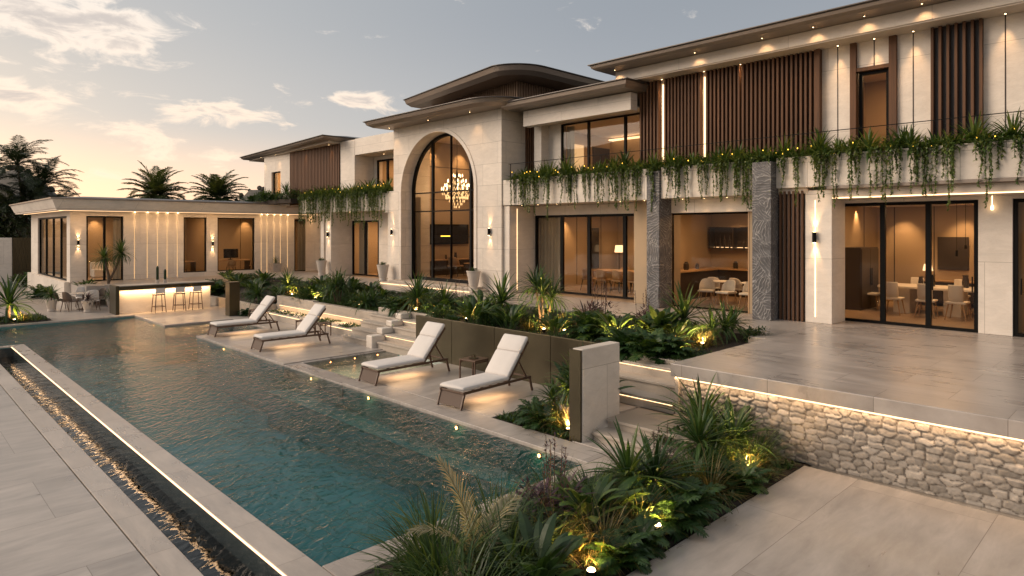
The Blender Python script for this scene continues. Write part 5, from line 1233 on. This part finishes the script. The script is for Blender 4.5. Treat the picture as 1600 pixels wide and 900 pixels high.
# ---- near bed in the foreground
NG = 'plants in the foreground bed'
near = [('big', 0, 3.95, 5.05, 1.05, 'large arching grass clump at the left end of the foreground bed'), ('big', 1, 4.55, 4.75, .95, 'dark green arching clump beside the cream feather frond'), ('big', 0, 4.9, 5.3, .85, 'tall grass leaning over the near pool coping'), ('broad', 0, 4.5, 4.25, .8, 'yellowish broad leaved plant at the bottom edge of the picture'),
    ('grass', 2, 5.3, 4.75, 1.1, 'fine grass clump left of the brightest foreground uplight'), ('purple', 0, 5.75, 5.25, 1.2, 'purple spiked bush on the pool side of the foreground bed'), ('bush', 0, 5.3, 5.45, 1.0, 'small leafy bush by the near pool coping'), ('grass', 0, 5.72, 4.42, 1.05, 'glowing grass behind the lowest foreground uplight'), ('broad', 1, 5.95, 4.85, 1.0, 'broad leaved green plant in the middle of the foreground bed'),
    ('big', 1, 6.5, 5.25, .75, 'tall reedy clump where the pool corner meets the bed'), ('grass', 1, 6.55, 4.55, 1.2, 'yellow green grass lit by the middle foreground uplight'), ('strap', 1, 6.9, 4.95, 1.0, 'green strap plant in the middle of the foreground bed'), ('strap', 0, 7.2, 4.75, 1.05, 'smaller strap leaf plant nearer the wall in mid foreground bed'), ('big', 0, 7.45, 5.2, .62, 'tall reedy clump before the lower terrace steps'),
    ('fern', 0, 7.25, 4.35, 1.2, 'low fern at the paving edge of the foreground bed'), ('big', 1, 8.1, 4.75, .7, 'dense dark clump left of the rubble stone wall'), ('grass', 2, 7.95, 4.4, 1.15, 'arching grass along the paving edge'), ('strap', 1, 8.75, 5.0, 1.0, 'large strap plant before the rubble stone wall'), ('purple', 0, 8.2, 5.3, .75, 'purple spiked bush by the lower terrace steps'),
    ('strap', 2, 9.2, 4.85, 1.25, 'double headed strap plant leaning on the rubble stone wall'), ('grass', 0, 8.95, 4.4, 1.1, 'glowing grass at the uplight nearest the rubble wall'), ('strap', 0, 9.6, 5.45, 1.3, 'tallest strap plant at the corner of the rubble stone wall'), ('big', 0, 9.45, 4.5, .7, 'short arching clump touching the rubble stone wall'), ('bush', 1, 9.1, 5.6, .9, 'dark bush between the lower steps and the rubble wall'),
    ('fern', 1, 6.1, 4.2, 1.0, 'low fern beside the middle foreground uplight'), ('fern', 0, 8.45, 4.2, 1.0, 'low fern in shadow at the paving edge near the wall'), ('broad', 0, 9.75, 5.0, .85, 'broad leaved plant against the rubble stone wall'), ('big', 0, 3.75, 4.45, .9, 'arching grass cut off by the bottom edge of the picture'), ('big', 1, 5.1, 4.9, .75, 'dark reedy clump in the left half of the foreground bed'), ('big', 0, 6.05, 5.5, .7, 'reedy grass hanging over the pool coping in the foreground'), ('big', 0, 8.6, 4.75, .7, 'fresh green arching clump below the rubble stone wall'), ('fern', 0, 6.75, 4.3, 1.2, 'spreading fern along the paving in the middle of the foreground bed'), ('fern', 1, 5.6, 4.15, 1.1, 'spreading fern at the lower paving edge of the foreground bed'), ('spiky', 0, 4.25, 5.55, 1.1, 'thin spiky plant overhanging the near pool coping')]
for k, vr, x, y, sc, lb in near: plant(k, vr, (x, y, .0), sc, lb, NG)
for x, y, lb, e in ((6.45, 4.22, 'middle uplight of the foreground bed beside the paving', 20), (5.12, 4.12, 'brightest foreground uplight near the pool coping', 22), (8.85, 4.28, 'foreground uplight nearest the rubble stone wall', 24), (7.1, 4.62, 'uplight hidden among the strap plants of the foreground bed', 14)): spot((x, y, .0), lb, e, (.05, .25), s=1.2)
r_ = random.Random(77); m = MB()
for i, (az, el, L, dr) in enumerate(((1.9, 82, 1.2, .7), (2.9, 66, 1.0, 1.2), (.3, 60, 1.0, 1.25), (3.6, 50, .8, 1.3))):
    frond(m, (0, 0, .05), az, R(el), L, dr, 46, .30, .020, r_, 0, 1, .6, 9, .75, .25, .011)
m.tube([(0, 0, -.05), (0, 0, .12)], .04, 6, 1); o = m.build('feather_plant', ['plume', 'grass'], tone=True)
tag(o, 'cream feathery fronds standing above the foreground grasses', 'plant', NG); o.location = (4.35, 4.95, 0)
cover('near_cover', 'dark ground cover under the foreground planting', lambda r: (r.uniform(3.6, 9.9), r.uniform(4.05, 5.8), .0), 900, .06, .18)
# ---- far left bed, patio plants
plant('strap', 1, (3.75, 31.35, .03), 1.75, 'large uplit strap plant at the left edge beyond the pool', 'plants in the far left bed'); plant('strap', 0, (3.0, 32.0, .03), 1.4, 'strap plant half out of the picture at the far left', 'plants in the far left bed')
spot((3.85, 30.85, .03), 'uplight under the strap plant far left of the pool', 40, (0, .3))
cover('left_cover', 'low green ground cover at the far left pool corner', lambda r: (r.uniform(2, 4.9), r.uniform(30.7, 32.6), .03), 420, .1, .26)
def potted(kind, vr, x, y, z, s, label, pot_label, ph=.45):
    k = dup(pot); k.location = (x, y, z); k.scale = (s*.8, s*.8, s*.58); tag(k, pot_label, 'pot', 'patio pots'); plant(kind, vr, (x, y, z+s*.42), s*.75, label, 'potted patio plants')
potted('strap', 0, 5.55, 34.2, 0, 1.1, 'potted strap plant at the left of the patio table', 'stone pot at the left of the patio table'); potted('purple', 1, 6.6, 32.75, 0, 1.1, 'dusky potted strap plant in front of the patio table', 'stone pot in front of the patio table')
potted('strap', 2, 7.6, 33.2, 0, 1.0, 'potted strap plant tucked against the bronze bar end', 'stone pot tucked against the bronze bar end'); potted('broad', 1, 7.35, 36.6, 0, 1.3, 'leafy potted plant below the pavilion corner column', 'stone pot below the pavilion corner column')
plant('fern', 0, (6.3, 41.5, 0), 2.0, 'fern growing at the foot of the pavilion plinth', 'plants round the pavilion'); plant('bush', 1, (7.0, 50.5, 0), 2.2, 'bush beside the bronze gate', 'plants round the pavilion')
for i, (p, lb) in enumerate(POTS): plant('bush', 2, (p[0], p[1], p[2]+.70), .62, ('clipped green bush in the pot left of the arch', 'clipped green bush in the pot right of the arch', 'clipped green bush in the pot by the curtained doors')[i], 'bushes in the tall pots')
plant('spiky', 0, (sq.location.x, sq.location.y, sq.location.z+.5), .85, 'spiky plant in the square grey planter', 'potted patio plants')
# columnar cacti on the bar
def cactus(x, label, h):
    t = thing('potted_cactus', label, 'cactus', (x, 31.45, 1.19), 'cacti on the bar'); MB().lathe([(.06, 0), (.085, .15), (.075, .15), (.06, .12)], (x, 31.45, 1.191), 12).build('pot', 'pot', t)
    m = MB(); n = 14; rings = []
    for zz, s in ((.12, .8), (.2, 1), (h-.08, 1), (h-.02, .7), (h, .2)): rings.append([(x+math.cos(6.283*k/n)*.055*s*(1 if k % 2 else .78), 31.45+math.sin(6.283*k/n)*.055*s*(1 if k % 2 else .78), 1.19+zz) for k in range(n)])
    m.loft(rings); m.build('cactus_stem', 'fern', t)
cactus(uy(246, 31.45), 'taller column cactus on the bar counter, left of two', .75); cactus(uy(258, 31.45), 'shorter column cactus on the bar counter, right of two', .6)
# ---- palm before the pavilion, date palms, trees
def date_palm(seed, h, L, nf=46, nl=34, name='date_palm', r0=.22):
    r = random.Random(seed); t = thing(name, '', 'palm tree'); m = MB(); P = [(0, 0, -.1)]
    for i in range(1, 9): P.append((.02*i*math.sin(seed), .015*i, h*i/8))
    m.tube(P, [r0*1.15]+[r0*(1-.03*i)*(1.08 if i % 2 else .95) for i in range(1, 9)], 9); m.build('trunk', 'trunk', t)
    m = MB(); c = Vector(P[-1])
    for i in range(nf):
        u = (i+.5)/nf; az = i*2.39996+r.uniform(-.2, .2); frond(m, tuple(c+Vector((0, 0, .1))), az, R(86-112*u**.85)+r.uniform(-.1, .1), L*r.uniform(.85, 1.05)*(1-.15*u), r.uniform(.7, 1.25), nl, L*.27, L*.032, r, 0, 0, r.uniform(.15, .8), 8, .55, .3, .02)
    m.build('crown', 'palm', t, tone=True); return t
d1 = date_palm(31, 5.9, 2.95); place(d1, (uy(250, 54), 54.5, 0), .4, 1., 'bushy date palm behind the pavilion roof, further from the villa', 'date palms behind the pavilion', new=False)
d2_ = date_palm(32, 6.0, 2.95); place(d2_, (uy(346, 54.5), 54.8, 0), 1.7, 1., 'bushy date palm behind the pavilion roof, nearer the villa', 'date palms behind the pavilion', new=False)
def small_palm(seed):
    r = random.Random(seed); t = thing('patio_palm', 'small twin headed fan palm before the corner pavilion window', 'palm tree')
    m = MB(); m.tube([(0, 0, -.05), (.04, 0, 1.2), (-.12, 0, 1.95)], [.07, .055, .04], 7).tube([(.03, 0, .9), (.3, -.05, 1.5), (.5, -.05, 2.15)], [.05, .045, .035], 7); m.build('trunk', 'trunk', t)
    m = MB()
    for c in ((-.12, 0, 1.95), (.5, -.05, 2.15)): rosette(m, c, 110, .78, .04, R(88), R(-40), (.7, 1.6), r, 0, 'strap', 6, .25, .05, .8, .04)
    m.build('crown', 'leaf', t, tone=True); return t
sp = small_palm(41); sp.location = (8.05, 35.9, 0); sp.scale = (1.12, 1.12, 1.12)
def jungle_tree(seed, h, heads, L, name='feathery_tree', cat='tree'):
    r = random.Random(seed); t = thing(name, '', cat); m = MB(); f = MB()
    m.tube([(0, 0, -.2), (.1, 0, h*.4), (0, .1, h*.75)], [.28, .2, .12], 8)
    for (x, y, z, s) in heads:
        m.tube([(.05, 0, min(z*.55, h*.6)), (x*.5, y*.5, z*.82), (x, y, z)], [.1, .07, .05], 6)
        for i in range(int(20*s)):
            u = (i+.5)/int(20*s); frond(f, (x, y, z), i*2.4+r.uniform(-.3, .3), R(84-100*u)+r.uniform(-.15, .15), L*s*r.uniform(.8, 1.1), r.uniform(.9, 1.5), 26, L*s*.27, L*.032, r, 0, 0, r.uniform(.0, .8), 7, .5, .15, .025)
    m.build('trunk', 'trunk', t); f.build('crown', 'conif', t, tone=True); return t
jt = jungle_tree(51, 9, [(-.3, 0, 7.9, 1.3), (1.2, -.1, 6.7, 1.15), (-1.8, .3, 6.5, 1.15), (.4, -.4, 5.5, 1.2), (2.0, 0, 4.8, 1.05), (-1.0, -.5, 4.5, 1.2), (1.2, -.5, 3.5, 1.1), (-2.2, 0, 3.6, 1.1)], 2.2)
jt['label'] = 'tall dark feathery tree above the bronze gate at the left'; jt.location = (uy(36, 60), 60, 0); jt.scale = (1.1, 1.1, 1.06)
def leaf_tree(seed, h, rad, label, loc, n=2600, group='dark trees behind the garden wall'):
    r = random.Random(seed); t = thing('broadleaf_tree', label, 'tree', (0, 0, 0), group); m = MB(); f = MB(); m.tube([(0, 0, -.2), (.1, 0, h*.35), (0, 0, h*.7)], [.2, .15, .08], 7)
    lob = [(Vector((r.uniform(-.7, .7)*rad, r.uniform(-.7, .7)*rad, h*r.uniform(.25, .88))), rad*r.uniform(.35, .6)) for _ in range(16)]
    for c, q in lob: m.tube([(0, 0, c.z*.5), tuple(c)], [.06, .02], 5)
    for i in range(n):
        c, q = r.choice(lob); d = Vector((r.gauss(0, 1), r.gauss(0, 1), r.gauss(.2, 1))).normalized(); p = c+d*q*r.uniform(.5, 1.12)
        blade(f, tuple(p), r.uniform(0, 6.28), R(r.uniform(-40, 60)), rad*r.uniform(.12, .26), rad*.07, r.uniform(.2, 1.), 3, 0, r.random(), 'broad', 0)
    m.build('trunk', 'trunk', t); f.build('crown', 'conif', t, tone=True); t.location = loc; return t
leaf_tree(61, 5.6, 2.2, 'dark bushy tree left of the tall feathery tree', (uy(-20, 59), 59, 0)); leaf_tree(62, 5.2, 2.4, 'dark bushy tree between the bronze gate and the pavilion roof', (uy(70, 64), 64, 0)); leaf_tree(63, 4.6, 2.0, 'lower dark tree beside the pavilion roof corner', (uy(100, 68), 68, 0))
# ---- balcony planting
tr_ = [trailer(71), trailer(72, 12, 46, .46), trailer(73, 8, 64, .66), trailer(74, 13, 40, .42, (.4, 1.05))]
BLG = 'trailing plants in the right balcony planter'; ys = np.arange(.4, 17.4, .68); first = set()
names = ['first', 'second', 'third', 'fourth', 'fifth', 'sixth', 'seventh', 'eighth', 'ninth', 'tenth', 'eleventh', 'twelfth', 'thirteenth', 'fourteenth', 'fifteenth', 'sixteenth', 'seventeenth', 'eighteenth', 'nineteenth', 'twentieth', 'twenty-first', 'twenty-second', 'twenty-third', 'twenty-fourth', 'twenty-fifth', 'twenty-sixth', 'twenty-seventh']
for i, y in enumerate(ys[::-1]):
    k = (i*7+i//3) % 4; look = ('spiky plant with trailing strands', 'bushy plant with many trailing strands', 'tall spiky plant with few trailing strands', 'low plant with long trailing strands')[k]
    place(tr_[k], (16.97+rng.uniform(-.02, .03), y+rng.uniform(-.1, .1), 5.22), R(rng.uniform(-9, 9)), rng.uniform(1.1, 1.42), '%s, %s along the right balcony from the arch' % (look, names[i]), BLG, new=k in first); first.add(k); tag(bpy.data.objects[tr_[k].name], tr_[k]['label'] if 'label' in tr_[k] else '', 'plant', BLG)
for o in COL.objects:
    if o.name.startswith('trailing_planter_plant'): o['category'] = 'plant'
for i, y in enumerate((15.9, 12.4, 9.0, 6.4, 4.55, 2.0)): plant('strap', (0, 1)[i % 2], (17.1, y, 5.15), .95, 'upright strap plant, %s of six rising over the right balcony planter' % names[i], 'strap plants in the right balcony planter')
ll = [trailer(75, 12, 60, .62, (.6, 1.1), 'trailing_planter_plant', 1.6), trailer(76, 14, 50, .55, (.5, 1.0), 'trailing_planter_plant', 1.6)]
for i, y in enumerate(np.arange(25.6, 33.4, .74)): place(ll[i % 2], (16.95, y, 5.15), R(rng.uniform(-8, 8)), rng.uniform(1.2, 1.45), 'lush hanging plant, %s along the left balcony from the arch' % names[i], 'hanging plants in the left balcony planter', new=i > 1)['category'] = 'plant'
MB().box(16.2, 16.95, 33.75, 39.5, 5.0, 5.22).build('roof_planter', 'soil', V)
for i, y in enumerate(np.arange(34.1, 39.6, .75)): plant(('bush', 'strap', 'bush', 'fern')[i % 4], i, (16.5, y, 5.2), 1.5 if i % 4 != 1 else 1.0, 'shrub on the pavilion roof below the upper slats, %s from the hanging plants' % names[i], 'roof edge shrubs')
def fairy(x, ya, yb, z, n, label):
    r = random.Random(n); m = MB(); w_ = MB(); P = []
    for i in range(n):
        y = ya+(yb-ya)*(i+r.random()*.8)/n; q = (x+r.uniform(-.22, .16), y, z+r.uniform(-.02, .3)); P.append(q); m.lathe([(.004, -.016), (.015, 0), (.004, .018)], q, 6)
    w_.tube(P, .003, 3); t = thing('fairy_lights', label, 'string lights', (x, (ya+yb)/2, z), 'balcony string lights'); w_.build('wire', 'black', t); m.build('bulbs', 'amber', t)
fairy(16.86, .6, 17.2, 5.33, 110, 'string of small amber lights in the right balcony planter'); fairy(16.86, 25.5, 33.2, 5.35, 50, 'string of small amber lights in the left balcony planter')
# ---- distant wooded hills
m = MB(); r = random.Random(3); nx = 90; v = []
for j, (d, s) in enumerate(((0, 0), (60, .55), (120, .9), (170, 1.0), (260, .7), (380, 0))):
    for i in range(nx+1):
        az = R(-45)+R(75)*i/nx; D = 330+d; hh = 30*math.exp(-((math.degrees(az)-7.4)/3.0)**2)+22*math.exp(-((math.degrees(az)-23)/2.6)**2)+6+1.6*math.sin(i*.9)*math.sin(i*.37)+r.uniform(-.5, .5)
        v.append((math.sin(az)*D, math.cos(az)*D, -1+hh*s*1.15+(r.uniform(-.6, .9) if s else 0)))
m.add(v, [(j*(nx+1)+i, (j+1)*(nx+1)+i, (j+1)*(nx+1)+i+1, j*(nx+1)+i+1) for j in range(5) for i in range(nx)]); struct(m.build('hills', 'hill', smooth=True))
m = MB(); 
for i in range(420):
    j = r.randrange(2, 4); k = r.randrange(nx); a = v[j*(nx+1)+k]; b = v[j*(nx+1)+k+1]; t = r.random(); c = [a[q]+(b[q]-a[q])*t for q in range(3)]; s = r.uniform(.8, 2.2)
    rr = []
    for zz, q in ((0, .5), (.5, 1), (1.2, .85), (1.7, .3)): rr.append([(c[0]+math.cos(e)*q*s*r.uniform(.8, 1.2), c[1]+math.sin(e)*q*s, c[2]+zz*s) for e in (0, 1.05, 2.1, 3.14, 4.2, 5.2)])
    m.loft(rr)
o = m.build('hill_trees', 'hill', smooth=True); o['kind'] = 'stuff'; o['label'] = 'far trees dotting the hazy hill ridge'; o['category'] = 'trees'

# ================================================================== SKY, SUN, CAMERA
SUN_AZ, SUN_EL = -4., 4.0
wd = bpy.data.worlds.new('World'); S.world = wd; wd.use_nodes = True; g = G(wd.node_tree)
sky = g.n('ShaderNodeTexSky', sky_type='NISHITA', sun_disc=False, sun_elevation=R(SUN_EL), sun_rotation=R(SUN_AZ), altitude=50, air_density=1.0, dust_density=3.0, ozone_density=2.0)
tc = g.n('ShaderNodeTexCoord'); x = g.n('ShaderNodeSeparateXYZ', i_0=tc.outputs['Generated'])
dx, dy, dz = [N(g.T, x.outputs[i]) for i in range(3)]
az = dx.f('ARCTAN2', dy); el = dz.f('ARCSINE')
def dirpx(u, v):
    r = (u-800)/1025; return AZ+math.atan(r), math.atan((360-v)/1025/math.sqrt(1+r*r))
# hand placed cloud banks (direction of the middle, half widths) broken up by noise
inv = dz.f('MAXIMUM', .02)+.12
pl = g.vec(dx/inv, dy/inv, 0.)
n1 = g.noise(g.vec(az*13., el*34., 0.), 1., 9, .62, .5); n2 = g.noise(pl, 1.6, 6, .6, .5)
tot = None
for u, v, wu, wv, k in ((70, 25, 210, 62, 1.), (200, 40, 90, 36, .6), (25, 148, 85, 26, .85), (330, 178, 130, 32, .9), (200, 215, 120, 22, .7), (560, 160, 120, 26, .85), (300, 245, 170, 16, .7), (120, 268, 150, 14, .6), (-300, 90, 260, 60, .9), (1900, 60, 300, 50, .6), (-900, -100, 500, 200, .8), (2600, -200, 500, 150, .7)):
    a0, e0 = dirpx(u, v); wa = wu/1025*.62; we = wv/1025*.72
    d = ((az-a0)/wa).f('POWER', 2)+((el-e0)/we).f('POWER', 2)
    b = (d*-.9).f('EXPONENT')*k; tot = b if tot is None else tot+b
dens = (tot*.80+(n1-.5)*2.5+(n2-.5)*.4)
cl = dens.sstep(.32, .84); core = dens.sstep(.62, 1.25)
warm = g.mix(dz.sstep(.0, .35), (.74, .55, .39), (.64, .57, .50)); cc = g.mix(core*.8, warm, (.33, .30, .285))
# overall tone: a hand set gradient with a little nishita sky mixed in
da = ((az-R(SUN_AZ))/R(75.)).f('ABSOLUTE').f('MINIMUM', 1.)                         # 0 towards the sunset
upper = g.mix(da.sstep(.1, .85), (.30, .305, .31), (.195, .212, .235))
low = g.mix(da.sstep(.05, .9), (.95, .60, .37), (.40, .35, .31))
mid = g.mix(da.sstep(.05, .9), (.43, .395, .36), (.27, .28, .295))
back = ((az-R(SUN_AZ)).f('ABSOLUTE')).f('PINGPONG', math.pi).sstep(R(100), R(140))        # pale glow opposite the sunset
e_ = dz.f('MAXIMUM', 0.)
hz = g.mix(e_.sstep(.08, .34), g.mix(e_.sstep(.01, .16), low, mid), upper)
skyc = g.mix(1., sky.outputs[0], (SKYK, SKYK, SKYK), 'MULTIPLY')
base = g.mix(.93, skyc, hz)
base = g.mix(back*(e_*-.8+1.).f('MAXIMUM', .2), base, (.46, .42, .39))
fin = g.mix(cl*.9, base, cc)
bg = g.n('ShaderNodeBackground', i_0=fin, i_1=SKYS)
g.n('ShaderNodeOutputWorld', i_0=bg.outputs[0])
sl = bpy.data.lights.new('sun', 'SUN'); sl.energy = SUNE; sl.angle = R(40); sl.color = (1., .80, .62)
so = bpy.data.objects.new('sun', sl); COL.objects.link(so)
sa_ = R(-48); se = R(27)
so.rotation_euler = (Vector((0, 0, 0))-Vector((math.sin(sa_)*math.cos(se), math.cos(sa_)*math.cos(se), math.sin(se)))).to_track_quat('-Z', 'Y').to_euler()
cam = bpy.data.cameras.new('camera'); cam.sensor_width = 36; cam.lens = 1025/1600*36; cam.shift_y = -90/1600; cam.clip_end = 4000; cam.clip_start = .05
co = bpy.data.objects.new('camera', cam); COL.objects.link(co); co.location = (0, 0, H); co.rotation_euler = (R(90), 0, -AZ); S.camera = co
S.view_settings.view_transform = 'Standard'; S.view_settings.look = 'None'; S.view_settings.gamma = 1; S.view_settings.use_curve_mapping = False; S.view_settings.exposure = EXPO
S.render.engine = 'CYCLES'; c = S.cycles; c.use_denoising = True; c.denoiser = 'OPENIMAGEDENOISE'
c.max_bounces = 7; c.diffuse_bounces = 3; c.glossy_bounces = 4; c.transmission_bounces = 4; c.transparent_max_bounces = 16; c.sample_clamp_indirect = 4.; c.caustics_reflective = False; c.caustics_refractive = False
c.use_light_tree = True; c.use_adaptive_sampling = True; c.adaptive_threshold = .012
